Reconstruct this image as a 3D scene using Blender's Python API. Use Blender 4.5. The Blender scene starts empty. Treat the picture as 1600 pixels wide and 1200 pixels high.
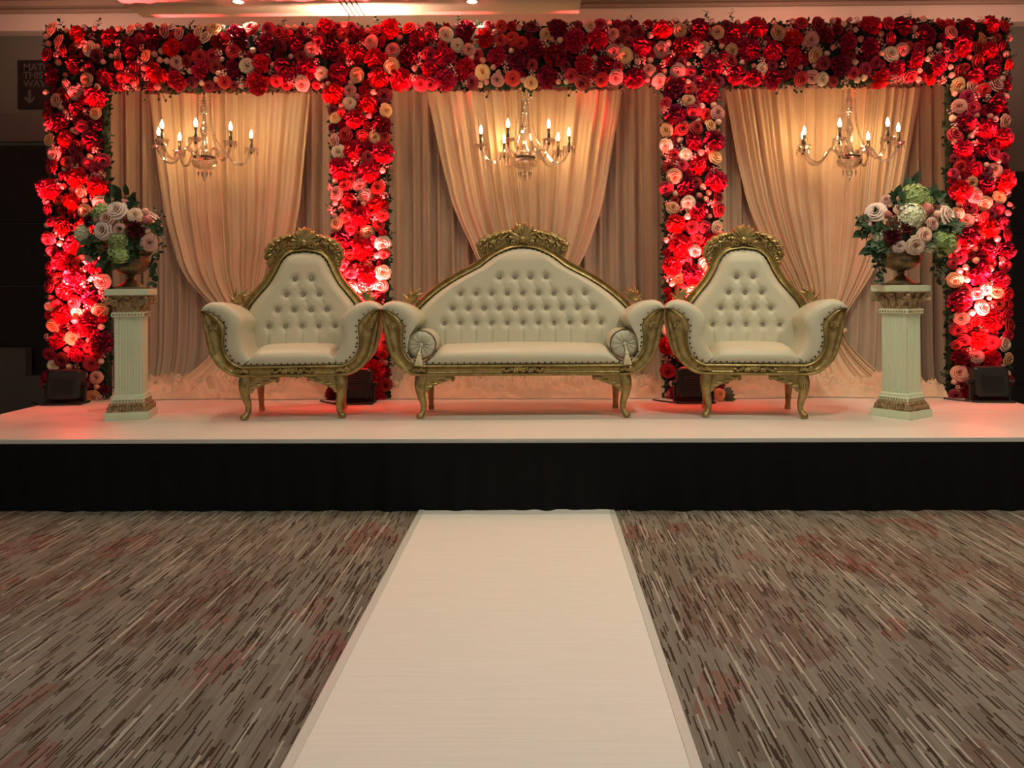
import bpy, math, random
from mathutils import Vector, Matrix, Euler, noise
random.seed(7)
PI = math.pi
R = math.radians
scene = bpy.context.scene
COL = scene.collection

# ------------------------------------------------------------------ camera
cam_d = bpy.data.cameras.new('camera')
cam_d.sensor_width = 36.0
cam_d.lens = 36.0 * 1250 / 1600
cam_d.shift_x = -24 / 1600
cam_d.shift_y = -151 / 1600
cam = bpy.data.objects.new('camera', cam_d)
COL.objects.link(cam)
cam.matrix_world = Matrix.Translation((0, 0, 1.31)) @ Matrix.Rotation(R(0.8), 4, 'Z') @ Matrix.Rotation(R(90), 4, 'X') @ Matrix.Rotation(R(-0.28), 4, 'Z')
scene.camera = cam

# ------------------------------------------------------------------ world, exposure
w = bpy.data.worlds.new('room_ambience')
scene.world = w
w.use_nodes = True
w.node_tree.nodes['Background'].inputs[0].default_value = (1.0, 0.89, 0.74, 1)
w.node_tree.nodes['Background'].inputs[1].default_value = 0.30
scene.view_settings.view_transform = 'Standard'
scene.view_settings.look = 'None'
scene.view_settings.gamma = 1
scene.view_settings.use_curve_mapping = False
scene.view_settings.exposure = 0.50

# ------------------------------------------------------------------ lamps of the room (ceiling downlights)
def spot(name, loc, target, energy, color, angle, blend=0.8, radius=0.08):
    d = bpy.data.lights.new(name, 'SPOT')
    d.energy = energy; d.color = color; d.spot_size = R(angle); d.spot_blend = blend; d.shadow_soft_size = radius
    o = bpy.data.objects.new(name, d)
    o.location = loc
    o.rotation_euler = (Vector(target) - Vector(loc)).to_track_quat('-Z', 'Y').to_euler()
    COL.objects.link(o)
    return o

WARM = (1.0, 0.80, 0.54)
NEUT = (0.98, 1.0, 0.78)
NEAR = (0.90, 1.0, 0.97)
for (x, y, e, c) in [(-3.6, 1.7, 52, NEAR), (-1.2, 1.7, 46, NEAR), (1.2, 1.7, 52, NEAR), (3.6, 1.7, 58, NEAR),
                     (-3.4, 3.7, 22, NEUT), (-1.1, 3.7, 34, NEUT), (1.4, 3.7, 84, NEUT), (3.4, 3.7, 84, WARM),
                     (-2.38, 5.5, 30, WARM), (-0.52, 5.5, 34, WARM), (1.4, 5.5, 40, WARM), (3.2, 5.5, 40, WARM)]:
    spot('ceiling_downlight_lamp', (x, y, 3.55), (x, y + (0.0 if y < 2 else 0.7 if y < 5 else 0.2), 0), e, c, 100 if y < 2 else 140, 1.0, 0.12)
for (x, e) in [(-2.38, 26), (-0.52, 26)]:
    spot('ceiling_downlight_lamp', (x, 6.36, 3.57), (x, 6.50, 0), e, WARM, 110, 1.0, 0.05)

# warm lamp on the rear of the truss, washing the dropped ceiling above the second column
spot('unseen_wash_lamp', (-1.46, 6.56, 3.22), (-1.46, 6.50, 3.6), 75, (1.0, 0.56, 0.36), 160, 1.0, 0.04)
for x in (-4.3, 2.3, 4.2): spot('unseen_wash_lamp', (x, 6.75, 3.25), (x, 8.0, 4.15), 17, (1.0, 0.50, 0.36), 130, 1.0, 0.05)  # unseen lamps added behind the frame to brighten the cornice and ceiling edge

# ------------------------------------------------------------------ material helpers
def new_mat(name):
    m = bpy.data.materials.new(name)
    m.use_nodes = True
    nt = m.node_tree
    return m, nt, nt.nodes['Principled BSDF']

def mathn(nt, op, a, b=None, c=None):
    n = nt.nodes.new('ShaderNodeMath'); n.operation = op
    for i, v in enumerate((a, b, c)):
        if v is None: continue
        if isinstance(v, (int, float)): n.inputs[i].default_value = v
        else: nt.links.new(v, n.inputs[i])
    return n.outputs[0]

def mixc(nt, fac, a, b, blend='MIX'):
    n = nt.nodes.new('ShaderNodeMix'); n.data_type = 'RGBA'; n.blend_type = blend
    for k, v in ((0, fac), (6, a), (7, b)):
        if isinstance(v, (int, float)): n.inputs[k].default_value = v
        elif isinstance(v, tuple): n.inputs[k].default_value = (*v, 1) if len(v) == 3 else v
        else: nt.links.new(v, n.inputs[k])
    return n.outputs[2]

def noise_n(nt, scale, detail=3, vec=None, rough=0.5):
    n = nt.nodes.new('ShaderNodeTexNoise')
    n.inputs['Scale'].default_value = scale; n.inputs['Detail'].default_value = detail; n.inputs['Roughness'].default_value = rough
    if vec is None:
        tc = nt.nodes.new('ShaderNodeTexCoord'); vec = tc.outputs['Object']
    nt.links.new(vec, n.inputs['Vector'])
    return n.outputs['Fac']

def bump(nt, h, strength, dist, bsdf):
    b = nt.nodes.new('ShaderNodeBump')
    b.inputs['Strength'].default_value = strength; b.inputs['Distance'].default_value = dist
    nt.links.new(h, b.inputs['Height']); nt.links.new(b.outputs[0], bsdf.inputs['Normal'])

def mat(name, col, rough=0.6, metal=0.0, var=0.0, nscale=8.0, bumps=0.0, bscale=60.0, col2=None, spec=None, sheen=0.0):
    m, nt, b = new_mat(name)
    b.inputs['Roughness'].default_value = rough
    b.inputs['Metallic'].default_value = metal
    if spec is not None: b.inputs['Specular IOR Level'].default_value = spec
    if sheen: b.inputs['Sheen Weight'].default_value = sheen
    if var > 0 or col2:
        c2 = col2 or tuple(max(0, c * (1 - var)) for c in col)
        f = noise_n(nt, nscale, 4)
        f = mathn(nt, 'MULTIPLY_ADD', f, 2.2, -0.6)
        n = nt.nodes.new('ShaderNodeClamp'); nt.links.new(f, n.inputs[0])
        nt.links.new(mixc(nt, n.outputs[0], c2, col), b.inputs['Base Color'])
    else:
        b.inputs['Base Color'].default_value = (*col, 1)
    if bumps > 0:
        bump(nt, noise_n(nt, bscale, 4), bumps, 0.01, b)
    return m

def petal_mat(name, inner, rim, rough=0.55):
    m, nt, b = new_mat(name)
    a = nt.nodes.new('ShaderNodeAttribute'); a.attribute_name = 'tint'
    c = mixc(nt, a.outputs['Fac'], inner, rim)
    oi = nt.nodes.new('ShaderNodeObjectInfo')
    h = nt.nodes.new('ShaderNodeHueSaturation')
    nt.links.new(c, h.inputs['Color'])
    nt.links.new(mathn(nt, 'MULTIPLY_ADD', oi.outputs['Random'], 0.5, 0.72), h.inputs['Value'])
    nt.links.new(mathn(nt, 'MULTIPLY_ADD', oi.outputs['Random'], 0.02, 0.49), h.inputs['Hue'])
    nt.links.new(h.outputs[0], b.inputs['Base Color'])
    b.inputs['Roughness'].default_value = rough
    b.inputs['Specular IOR Level'].default_value = 0.35
    return m

def emit(name, col, s):
    m = bpy.data.materials.new(name); m.use_nodes = True
    nt = m.node_tree; nt.nodes.clear()
    o = nt.nodes.new('ShaderNodeOutputMaterial'); e = nt.nodes.new('ShaderNodeEmission')
    e.inputs[0].default_value = (*col, 1); e.inputs[1].default_value = s
    nt.links.new(e.outputs[0], o.inputs[0])
    return m

def glass(name, col=(1, 1, 1), rough=0.02, ior=1.5):
    # thin-walled cut crystal: mostly clear, with a bright mirror-like glint at grazing angles
    m = bpy.data.materials.new(name); m.use_nodes = True
    nt = m.node_tree; nt.nodes.clear()
    o = nt.nodes.new('ShaderNodeOutputMaterial'); t = nt.nodes.new('ShaderNodeBsdfTransparent'); g = nt.nodes.new('ShaderNodeBsdfGlossy')
    t.inputs[0].default_value = (0.93, 0.92, 0.90, 1); g.inputs['Roughness'].default_value = rough + 0.06; g.inputs['Color'].default_value = (1, .97, .92, 1)
    lw = nt.nodes.new('ShaderNodeLayerWeight'); lw.inputs[0].default_value = 0.35
    f = mathn(nt, 'MULTIPLY_ADD', lw.outputs['Facing'], 0.6, 0.28)
    mx = nt.nodes.new('ShaderNodeMixShader')
    nt.links.new(f, mx.inputs[0]); nt.links.new(t.outputs[0], mx.inputs[1]); nt.links.new(g.outputs[0], mx.inputs[2]); nt.links.new(mx.outputs[0], o.inputs[0])
    return m

M = {}
M['gold'] = mat('antique_gold_paint', (0.47, 0.36, 0.15), 0.36, 0.72, col2=(0.24, 0.17, 0.06), nscale=22, bumps=0.25, bscale=45)
M['gold_cap'] = mat('antique_gold_plaster', (0.52, 0.40, 0.22), 0.45, 0.35, col2=(0.19, 0.125, 0.06), nscale=40, bumps=0.4, bscale=70)
M['bronze'] = mat('bronze_urn_metal', (0.27, 0.21, 0.12), 0.4, 0.75, col2=(0.10, 0.075, 0.04), nscale=14)
M['leather'] = mat('cream_leatherette', (0.56, 0.545, 0.415), 0.42, 0, var=0.05, nscale=5, bumps=0.06, bscale=160)
M['nail'] = mat('dark_nail_heads', (0.05, 0.035, 0.02), 0.35, 0.8)
M['crystal'] = mat('crystal_button_stone', (0.45, 0.40, 0.33), 0.15, 0.85)
M['tassel'] = mat('cream_gold_tassel', (0.74, 0.66, 0.44), 0.6)
M['ped'] = mat('ivory_pedestal_plaster', (0.66, 0.76, 0.56), 0.5, 0, var=0.06, nscale=6)
M['drape'] = mat('cream_drape_fabric', (0.56, 0.45, 0.35), 0.8, 0, var=0.05, nscale=3)
M['swag'] = mat('ivory_chiffon_fabric', (0.75, 0.575, 0.405), 0.75, 0, var=0.04, nscale=3)
M['skirt'] = mat('black_skirt_fabric', (0.006, 0.006, 0.0065), 0.9, 0, spec=0.15)
M['deck'] = mat('white_vinyl_deck', (0.76, 0.73, 0.67), 0.38, 0, var=0.05, nscale=2.2)
M['blackplastic'] = mat('black_plastic_housing', (0.012, 0.012, 0.013), 0.4)
M['wall'] = mat('grey_wall_paint', (0.20, 0.21, 0.175), 0.85, 0, var=0.08, nscale=1.5)
M['wall2'] = mat('dark_grey_wall_band', (0.15, 0.148, 0.125), 0.85)
M['blackpanel'] = mat('black_wall_panel', (0.009, 0.009, 0.009), 0.6)
M['seamgrey'] = mat('panel_seam_grey', (0.05, 0.05, 0.05), 0.5)
M['greypanel'] = mat('dark_grey_panel', (0.10, 0.10, 0.092), 0.7)
M['ceil'] = mat('pale_ceiling_paint', (0.84, 0.73, 0.64), 0.85)
M['mould'] = mat('brown_cornice_paint', (0.42, 0.31, 0.24), 0.8)
M['slot'] = mat('dark_diffuser_slot', (0.05, 0.03, 0.02), 0.7)
M['sign'] = mat('dark_sign_board', (0.02, 0.010, 0.012), 0.6)
M['signtext'] = mat('grey_sign_lettering', (0.12, 0.11, 0.10), 0.6)
M['leaf'] = mat('dark_green_leaf', (0.035, 0.075, 0.028), 0.5, 0, col2=(0.012, 0.03, 0.012), nscale=12)
M['leaf2'] = mat('mid_green_leaf', (0.05, 0.11, 0.04), 0.45, 0, col2=(0.02, 0.05, 0.02), nscale=12)
M['mat'] = mat('green_foliage_mat', (0.02, 0.03, 0.014), 0.9, 0, var=0.4, nscale=30)
M['stem'] = mat('brown_green_stem', (0.06, 0.06, 0.03), 0.7)
M['chrome'] = mat('dark_chrome_sleeve', (0.20, 0.16, 0.11), 0.25, 0.9)
M['glass'] = glass('clear_crystal_glass')
M['bulb'] = emit('lit_flame_bulb', (1.0, 0.62, 0.26), 115)
M['lens'] = emit('lit_downlight_lens', (1.0, 0.82, 0.55), 6)
M['white'] = mat('white_ring_paint', (0.75, 0.7, 0.62), 0.5)

M['peony_red'] = petal_mat('red_peony_petals', (0.40, 0.004, 0.022), (0.66, 0.012, 0.045))
M['peony_crimson'] = petal_mat('crimson_peony_petals', (0.13, 0.002, 0.016), (0.36, 0.008, 0.04))
M['rose_red'] = petal_mat('red_rose_petals', (0.36, 0.004, 0.020), (0.58, 0.022, 0.045))
M['rose_burgundy'] = petal_mat('burgundy_rose_petals', (0.12, 0.003, 0.012), (0.34, 0.02, 0.035))
M['rose_pink'] = petal_mat('pink_rose_petals', (0.50, 0.07, 0.07), (0.80, 0.36, 0.30))
M['rose_peach'] = petal_mat('peach_rose_petals', (0.85, 0.28, 0.07), (0.88, 0.50, 0.26))
M['rose_cream'] = petal_mat('cream_rose_petals', (0.82, 0.45, 0.25), (0.88, 0.68, 0.50))
M['bud_blush'] = petal_mat('blush_bud_petals', (0.75, 0.38, 0.28), (0.80, 0.50, 0.40))
M['bud_pink'] = petal_mat('pink_bud_petals', (0.55, 0.13, 0.12), (0.66, 0.26, 0.24))
M['filler'] = petal_mat('pale_pink_blossom', (0.70, 0.25, 0.22), (0.82, 0.52, 0.46))
M['rose_blush'] = petal_mat('blush_rose_petals', (0.72, 0.42, 0.36), (0.84, 0.66, 0.58))
M['rose_dark'] = petal_mat('dark_wine_petals', (0.05, 0.004, 0.006), (0.14, 0.012, 0.016))
M['hydr_green'] = petal_mat('lime_hydrangea_petals', (0.30, 0.42, 0.12), (0.48, 0.60, 0.26))
M['hydr_white'] = petal_mat('white_hydrangea_petals', (0.62, 0.66, 0.42), (0.84, 0.84, 0.68))
M['rose_coral'] = petal_mat('coral_rose_petals', (0.80, 0.22, 0.16), (0.86, 0.56, 0.44))

# ------------------------------------------------------------------ mesh builder
class MB:
    def __init__(s):
        s.v = []; s.f = []; s.a = []
    def add(s, vs, fs, a=None):
        o = len(s.v)
        s.v.extend([tuple(p) for p in vs]); s.f.extend([tuple(i + o for i in f) for f in fs])
        s.a.extend(a if a else [0.5] * len(vs))
    def grid(s, rows, cu=False, cv=False, a=None, flip=False):
        n, m = len(rows), len(rows[0]); fs = []
        for i in range(n if cv else n - 1):
            for j in range(m if cu else m - 1):
                q = (i * m + j, i * m + (j + 1) % m, ((i + 1) % n) * m + (j + 1) % m, ((i + 1) % n) * m + j)
                fs.append(q[::-1] if flip else q)
        s.add([p for r in rows for p in r], fs, a)
    def box(s, c, size, bev=0.0, rz=0.0):
        hx, hy, hz = (d / 2 for d in size)
        b = min(bev, hx * .9, hy * .9, hz * .9)
        vs = []; fs = []
        if b <= 0:
            vs = [(sx * hx, sy * hy, sz * hz) for sx in (-1, 1) for sy in (-1, 1) for sz in (-1, 1)]
            fs = [(0, 1, 3, 2), (4, 6, 7, 5), (0, 4, 5, 1), (2, 3, 7, 6), (0, 2, 6, 4), (1, 5, 7, 3)]
        else:
            idx = {}
            for sx in (-1, 1):
                for sy in (-1, 1):
                    for sz in (-1, 1):
                        for k in range(3):
                            p = [sx * (hx - b), sy * (hy - b), sz * (hz - b)]
                            p[k] = (sx * hx, sy * hy, sz * hz)[k]
                            idx[(sx, sy, sz, k)] = len(vs); vs.append(tuple(p))
            for sg in (-1, 1):
                fs.append(tuple(idx[(sg, a, c2, 0)] for a, c2 in ((-1, -1), (1, -1), (1, 1), (-1, 1))))
                fs.append(tuple(idx[(a, sg, c2, 1)] for a, c2 in ((-1, -1), (1, -1), (1, 1), (-1, 1))))
                fs.append(tuple(idx[(a, c2, sg, 2)] for a, c2 in ((-1, -1), (1, -1), (1, 1), (-1, 1))))
            for a in (-1, 1):
                for c2 in (-1, 1):
                    fs.append((idx[(a, c2, -1, 0)], idx[(a, c2, 1, 0)], idx[(a, c2, 1, 1)], idx[(a, c2, -1, 1)]))
                    fs.append((idx[(a, -1, c2, 0)], idx[(a, 1, c2, 0)], idx[(a, 1, c2, 2)], idx[(a, -1, c2, 2)]))
                    fs.append((idx[(-1, a, c2, 1)], idx[(1, a, c2, 1)], idx[(1, a, c2, 2)], idx[(-1, a, c2, 2)]))
                    for d in (-1, 1):
                        fs.append((idx[(a, c2, d, 0)], idx[(a, c2, d, 1)], idx[(a, c2, d, 2)]))
        cz, sz_ = math.cos(rz), math.sin(rz)
        s.add([(c[0] + x * cz - y * sz_, c[1] + x * sz_ + y * cz, c[2] + z) for x, y, z in vs], fs)
    def tube(s, path, radii, seg=8, caps=True, flat=1.0):
        P = [Vector(p) for p in path]; n = len(P)
        if isinstance(radii, (int, float)): radii = [radii] * n
        rows = []; prev = None
        for i in range(n):
            t = (P[min(i + 1, n - 1)] - P[max(i - 1, 0)])
            if t.length < 1e-9: t = Vector((0, 0, 1))
            t.normalize()
            if prev is None:
                u = t.orthogonal().normalized()
            else:
                u = (prev - t * prev.dot(t))
                u = u.normalized() if u.length > 1e-6 else t.orthogonal().normalized()
            prev = u; v = t.cross(u)
            rows.append([P[i] + (u * math.cos(2 * PI * k / seg) + v * math.sin(2 * PI * k / seg) * flat) * radii[i] for k in range(seg)])
        s.grid(rows, cu=True)
        if caps:
            o = len(s.v) - n * seg
            s.f.append(tuple(o + k for k in range(seg))[::-1]); s.f.append(tuple(o + (n - 1) * seg + k for k in range(seg)))
    def lathe(s, prof, seg=16, c=(0, 0, 0), mod=None, a=None):
        rows = []
        for r, z in prof:
            rows.append([(c[0] + r * (mod(k / seg, z) if mod else 1) * math.cos(2 * PI * k / seg), c[1] + r * (mod(k / seg, z) if mod else 1) * math.sin(2 * PI * k / seg), c[2] + z) for k in range(seg)])
        s.grid(rows, cu=True)
    def prism(s, poly, y0, y1):
        n = len(poly)
        vs = [(x, y0, z) for x, z in poly] + [(x, y1, z) for x, z in poly]
        fs = [tuple(range(n)), tuple(range(2 * n - 1, n - 1, -1))] + [(i, i + n, (i + 1) % n + n, (i + 1) % n) for i in range(n)]
        s.add(vs, fs)
    def ball(s, c, r, seg=8, rings=5):
        if isinstance(r, (int, float)): r = (r, r, r)
        rows = [[(c[0] + r[0] * math.sin(PI * i / rings) * math.cos(2 * PI * k / seg), c[1] + r[1] * math.sin(PI * i / rings) * math.sin(2 * PI * k / seg), c[2] + r[2] * math.cos(PI * i / rings)) for k in range(seg)] for i in range(rings + 1)]
        s.grid(rows, cu=True)
    def mesh(s, name, m, smooth=True, ang=42):
        me = bpy.data.meshes.new(name)
        me.from_pydata(s.v, [], s.f)
        at = me.attributes.new('tint', 'FLOAT', 'POINT')
        at.data.foreach_set('value', s.a)
        me.materials.append(m)
        if smooth:
            me.polygons.foreach_set('use_smooth', [True] * len(me.polygons))
            if ang < 180: me.set_sharp_from_angle(angle=R(ang))
        me.validate()
        return me
    def build(s, name, m, parent=None, smooth=True, ang=42):
        return link(name, s.mesh(name, m, smooth, ang), parent)

def link(name, data, parent=None, loc=None, rot=None, scale=None):
    o = bpy.data.objects.new(name, data); COL.objects.link(o)
    if parent: o.parent = parent
    if loc is not None: o.location = loc
    if rot is not None: o.rotation_euler = rot
    if scale is not None: o.scale = (scale,) * 3 if isinstance(scale, (int, float)) else scale
    return o

def tag(o, label, cat, group=None):
    o['label'] = label; o['category'] = cat
    if group: o['group'] = group
    return o

def thing(name, label, cat, loc=(0, 0, 0), rz=0.0, group=None):
    o = link(name, None, None, loc, (0, 0, rz)); o.empty_display_size = 0.1
    return tag(o, label, cat, group)

def struct(name, mb, m, parent=None, smooth=False):
    o = mb.build(name, m, parent, smooth)
    if parent is None: o['kind'] = 'structure'
    return o

def lerp(a, b, t): return a + (b - a) * t
def interp(pts, t):
    """Catmull-Rom through points at t in 0..1"""
    n = len(pts) - 1; x = min(max(t, 0), 1) * n; i = min(int(x), n - 1); f = x - i
    p0 = pts[max(i - 1, 0)]; p1 = pts[i]; p2 = pts[i + 1]; p3 = pts[min(i + 2, n)]
    return tuple(0.5 * (2 * b + (c - a) * f + (2 * a - 5 * b + 4 * c - d) * f * f + (-a + 3 * b - 3 * c + d) * f ** 3) for a, b, c, d in zip(p0, p1, p2, p3))
def lin(pts, x):
    """piecewise linear y(x) over sorted (x, y)"""
    if x <= pts[0][0]: return pts[0][1]
    for (x0, y0), (x1, y1) in zip(pts, pts[1:]):
        if x <= x1: return y0 + (y1 - y0) * (x - x0) / (x1 - x0)
    return pts[-1][1]
def smoothlin(pts, x, k=0.02):
    return sum(lin(pts, x + d * k) for d in (-2, -1, 0, 1, 2)) / 5

# ================================================================== SETTING
SZ = 0.42            # stage height
# carpet
def carpet_mat():
    m, nt, b = new_mat('striated_taupe_carpet')
    g = nt.nodes.new('ShaderNodeNewGeometry')
    sp = nt.nodes.new('ShaderNodeSeparateXYZ'); nt.links.new(g.outputs['Position'], sp.inputs[0])
    X, Y = sp.outputs[0], sp.outputs[1]
    def wn(a, b_=None):
        n = nt.nodes.new('ShaderNodeTexWhiteNoise'); n.noise_dimensions = '2D'
        cb = nt.nodes.new('ShaderNodeCombineXYZ')
        for i, v in enumerate((a, b_)):
            if v is None: continue
            if isinstance(v, (int, float)): cb.inputs[i].default_value = v
            else: nt.links.new(v, cb.inputs[i])
        nt.links.new(cb.outputs[0], n.inputs['Vector'])
        return n.outputs['Value']
    def dashes(wd, ln, seed, lo):
        xi = mathn(nt, 'FLOOR', mathn(nt, 'DIVIDE', X, wd))
        off = mathn(nt, 'MULTIPLY', wn(xi, seed), 37.0)
        yi = mathn(nt, 'FLOOR', mathn(nt, 'ADD', mathn(nt, 'DIVIDE', Y, ln), off))
        v = wn(mathn(nt, 'ADD', xi, seed * 13.7), mathn(nt, 'ADD', yi, seed * 7.3))
        return v, mathn(nt, 'GREATER_THAN', v, lo)
    def blobs(scale, lo, off):
        mp = nt.nodes.new('ShaderNodeMapping'); mp.inputs['Location'].default_value = (off, off * 2, 0)
        mp.inputs['Scale'].default_value = (1.0, 0.62, 1)
        nt.links.new(g.outputs['Position'], mp.inputs[0])
        v = nt.nodes.new('ShaderNodeTexVoronoi'); v.inputs['Scale'].default_value = scale
        nt.links.new(mp.outputs[0], v.inputs['Vector'])
        c = nt.nodes.new('ShaderNodeSeparateColor'); nt.links.new(v.outputs['Color'], c.inputs[0])
        return mathn(nt, 'GREATER_THAN', c.outputs[0], lo)
    v0, _ = dashes(0.006, 0.22, 3.0, 0.5)
    col = mixc(nt, v0, (0.185, 0.160, 0.128), (0.250, 0.218, 0.178))
    _, tone = dashes(0.045, 0.30, 5.0, 0.72)
    col = mixc(nt, mathn(nt, 'MULTIPLY', tone, 0.45), col, (0.13, 0.095, 0.07))
    red = blobs(2.6, 0.80, 3.3)
    red2 = blobs(6.0, 0.90, 9.1)
    _, rs = dashes(0.009, 0.09, 11.0, 0.25)
    col = mixc(nt, mathn(nt, 'MULTIPLY', mathn(nt, 'MULTIPLY', red, rs), 0.40), col, (0.15, 0.052, 0.038))
    col = mixc(nt, mathn(nt, 'MULTIPLY', mathn(nt, 'MULTIPLY', red2, rs), 0.42), col, (0.24, 0.06, 0.05))
    _, br = dashes(0.0055, 0.085, 17.0, 0.895)
    col = mixc(nt, mathn(nt, 'MULTIPLY', br, 0.9), col, (0.050, 0.028, 0.017))
    _, br2 = dashes(0.005, 0.14, 19.0, 0.91)
    col = mixc(nt, mathn(nt, 'MULTIPLY', br2, 0.9), col, (0.040, 0.023, 0.015))
    _, li = dashes(0.007, 0.24, 23.0, 0.955)
    col = mixc(nt, mathn(nt, 'MULTIPLY', li, 0.75), col, (0.48, 0.43, 0.36))
    nt.links.new(col, b.inputs['Base Color'])
    b.inputs['Roughness'].default_value = 0.95
    b.inputs['Specular IOR Level'].default_value = 0.1
    n = noise_n(nt, 900, 2, g.outputs['Position'])
    bump(nt, n, 0.5, 0.003, b)
    return m
mb = MB(); mb.box((0, 3.0, -0.05), (15, 11, 0.10)); struct('floor', mb, carpet_mat())
mb = MB(); mb.box((0, 8.10, 2.1), (15, 0.2, 4.2)); wb = struct('wall_back', mb, M['wall'])
mb = MB(); mb.box((-7.6, 3.0, 2.1), (0.2, 11, 4.2)); struct('wall_left', mb, M['wall'])
mb = MB(); mb.box((7.6, 3.0, 2.1), (0.2, 11, 4.2)); struct('wall_right', mb, M['wall'])
mb = MB(); mb.box((0, 3.0, 4.24), (15, 11, 0.16)); struct('ceiling', mb, M['ceil'])
# cornice along the back wall
mb = MB(); mb.box((0, 7.92, 3.955), (15, 0.16, 0.17), 0.004); struct('trim_1', mb, M['ceil'])
mb = MB(); mb.box((0, 7.90, 4.060), (15, 0.20, 0.04), 0.012); struct('trim_2', mb, M['mould'])
mb = MB(); mb.box((0, 7.86, 4.110), (15, 0.28, 0.06), 0.016); struct('trim_3', mb, M['mould'])
# dark lower walls: panels with seams
z0 = 0.0
def wall_panel(x0, x1, zs, m=M['blackpanel']):
    for a, b_ in zip(zs, zs[1:]):
        mb = MB(); mb.box(((x0 + x1) / 2, 7.98, (a + b_) / 2), (x1 - x0, 0.06, b_ - a - 0.012), 0.006)
        mb.build('panel', m, wb, smooth=False)
wall_panel(-7.4, -3.6, [0, 0.735, 1.35, 1.98, 2.764])
wall_panel(3.2, 7.4, [0, 0.33, 0.64, 0.92, 1.22, 1.8, 2.435])
wall_panel(-7.4, -3.6, [2.79, 3.087], M['wall2'])
# low stepped grey panel behind the stage corner
mb = MB()
mb.prism([(-5.37, 0.0), (-4.6, 0.0), (-4.6, 0.46), (-5.05, 0.46), (-5.05, 0.735), (-5.37, 0.735)], 7.80, 7.90)
o = mb.build('stepped_panel', M['greypanel'], None, smooth=False)
tag(o, 'low dark grey stepped panel against the black wall, beside the left stage corner', 'panel')

# dropped ceiling panel with slots and downlights
mb = MB(); mb.box((-1.485, 3.35, 3.70), (3.67, 6.70, 0.20)); pan = struct('ceiling_bulkhead', mb, M['ceil'])
pan.name = 'trim_4'
for k in range(4):
    mb = MB(); mb.box((-1.575 + k * 0.042, 5.2, 3.599), (0.012, 3.0, 0.006)); mb.build('slot', M['slot'], pan, smooth=False)
def downlight(x, y, label):
    t = thing('recessed_downlight', label, 'downlight', (x, y, 3.60), 0, 'recessed downlights in the dropped ceiling')
    mb = MB(); mb.lathe([(0.042, 0.0), (0.042, -0.006), (0.060, -0.008), (0.062, -0.001)], 24); mb.build('ring', M['white'], t)
    mb = MB(); mb.lathe([(0.001, -0.004), (0.025, -0.005), (0.042, -0.002)], 20); mb.build('lens', M['lens'], t)
downlight(-2.38, 6.34, 'small round recessed ceiling downlight above the left hand chandelier')
downlight(-0.52, 6.39, 'small round recessed ceiling downlight nearest the middle chandelier')

# wall sign
t = thing('wall_sign', 'dark wall sign reading MATCH THIS WAY above a down arrow', 'sign', (-5.23, 7.995, 3.13))
mb = MB(); mb.box((0.26, -0.012, 0.245), (0.52, 0.02, 0.49), 0.004); mb.build('sign_board', M['sign'], t, smooth=False)
for i, txt in enumerate(('MATCH', 'THIS', 'WAY')):
    cu = bpy.data.curves.new('lettering', 'FONT'); cu.body = txt; cu.size = 0.098; cu.extrude = 0.002; cu.offset = 0.0015
    tmp = bpy.data.objects.new('lettering_tmp', cu); COL.objects.link(tmp)
    dg = bpy.context.evaluated_depsgraph_get()
    me = bpy.data.meshes.new_from_object(tmp.evaluated_get(dg)); me.name = 'lettering'
    bpy.data.objects.remove(tmp); me.materials.clear(); me.materials.append(M['signtext'])
    link('lettering', me, t, (0.062, -0.025, 0.385 - i * 0.083), (R(90), 0, 0))
mb = MB(); mb.prism([(0.112, 0.19), (0.138, 0.19), (0.138, 0.095), (0.176, 0.130), (0.176, 0.098), (0.125, 0.045), (0.074, 0.098), (0.074, 0.130), (0.112, 0.095)], -0.026, -0.021)
mb.build('arrow', M['signtext'], t, smooth=False)

# ================================================================== STAGE
st = thing('stage_platform', 'low stage platform with a white vinyl deck under the sofa and armchairs', 'stage', (-0.12, 4.72, 0))
W2 = 3.74
mb = MB(); mb.box((0, 1.30, 0.195), (2 * W2 - 0.06, 2.52, 0.39)); mb.build('frame', M['blackplastic'], st, smooth=False)
for (y0, y1, mname) in ((0.0, 0.952, 'deck'), (0.960, 2.60, 'deck')):
    mb = MB(); mb.box((0, (y0 + y1) / 2, 0.405), (2 * W2, y1 - y0, 0.03), 0.003); mb.build('deck_panel', M[mname], st, smooth=False)
# skirt
mb = MB(); rows = []
NX = 700
zs = [0.003, 0.03, 0.10, 0.2, 0.3, 0.36, 0.392]
ph = [random.uniform(0, 6.28) for _ in range(6)]
for z in zs:
    row = []
    k = 1 - z / 0.42
    for i in range(NX + 1):
        x = -W2 + 2 * W2 * i / NX
        f = 0.5 * math.sin(x * 31 + ph[0] + 2 * math.sin(x * 2.1)) + 0.35 * math.sin(x * 19 + ph[1] + 1.5 * math.sin(x * 3.7 + ph[2])) + 0.3 * math.sin(x * 7 + ph[3])
        row.append((x - 0.12, 4.700 - 0.012 * (0.3 + k) * (1 + f) - 0.006 * k * math.sin(x * 47), z + (0.004 * math.sin(x * 9 + ph[4]) if z < 0.01 else 0)))
    rows.append(row)
mb.grid(rows)
sk = mb.build('stage_skirt', M['skirt'], None, ang=180)
tag(sk, 'gathered black cloth skirt hanging along the front of the stage', 'stage skirt')

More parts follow.
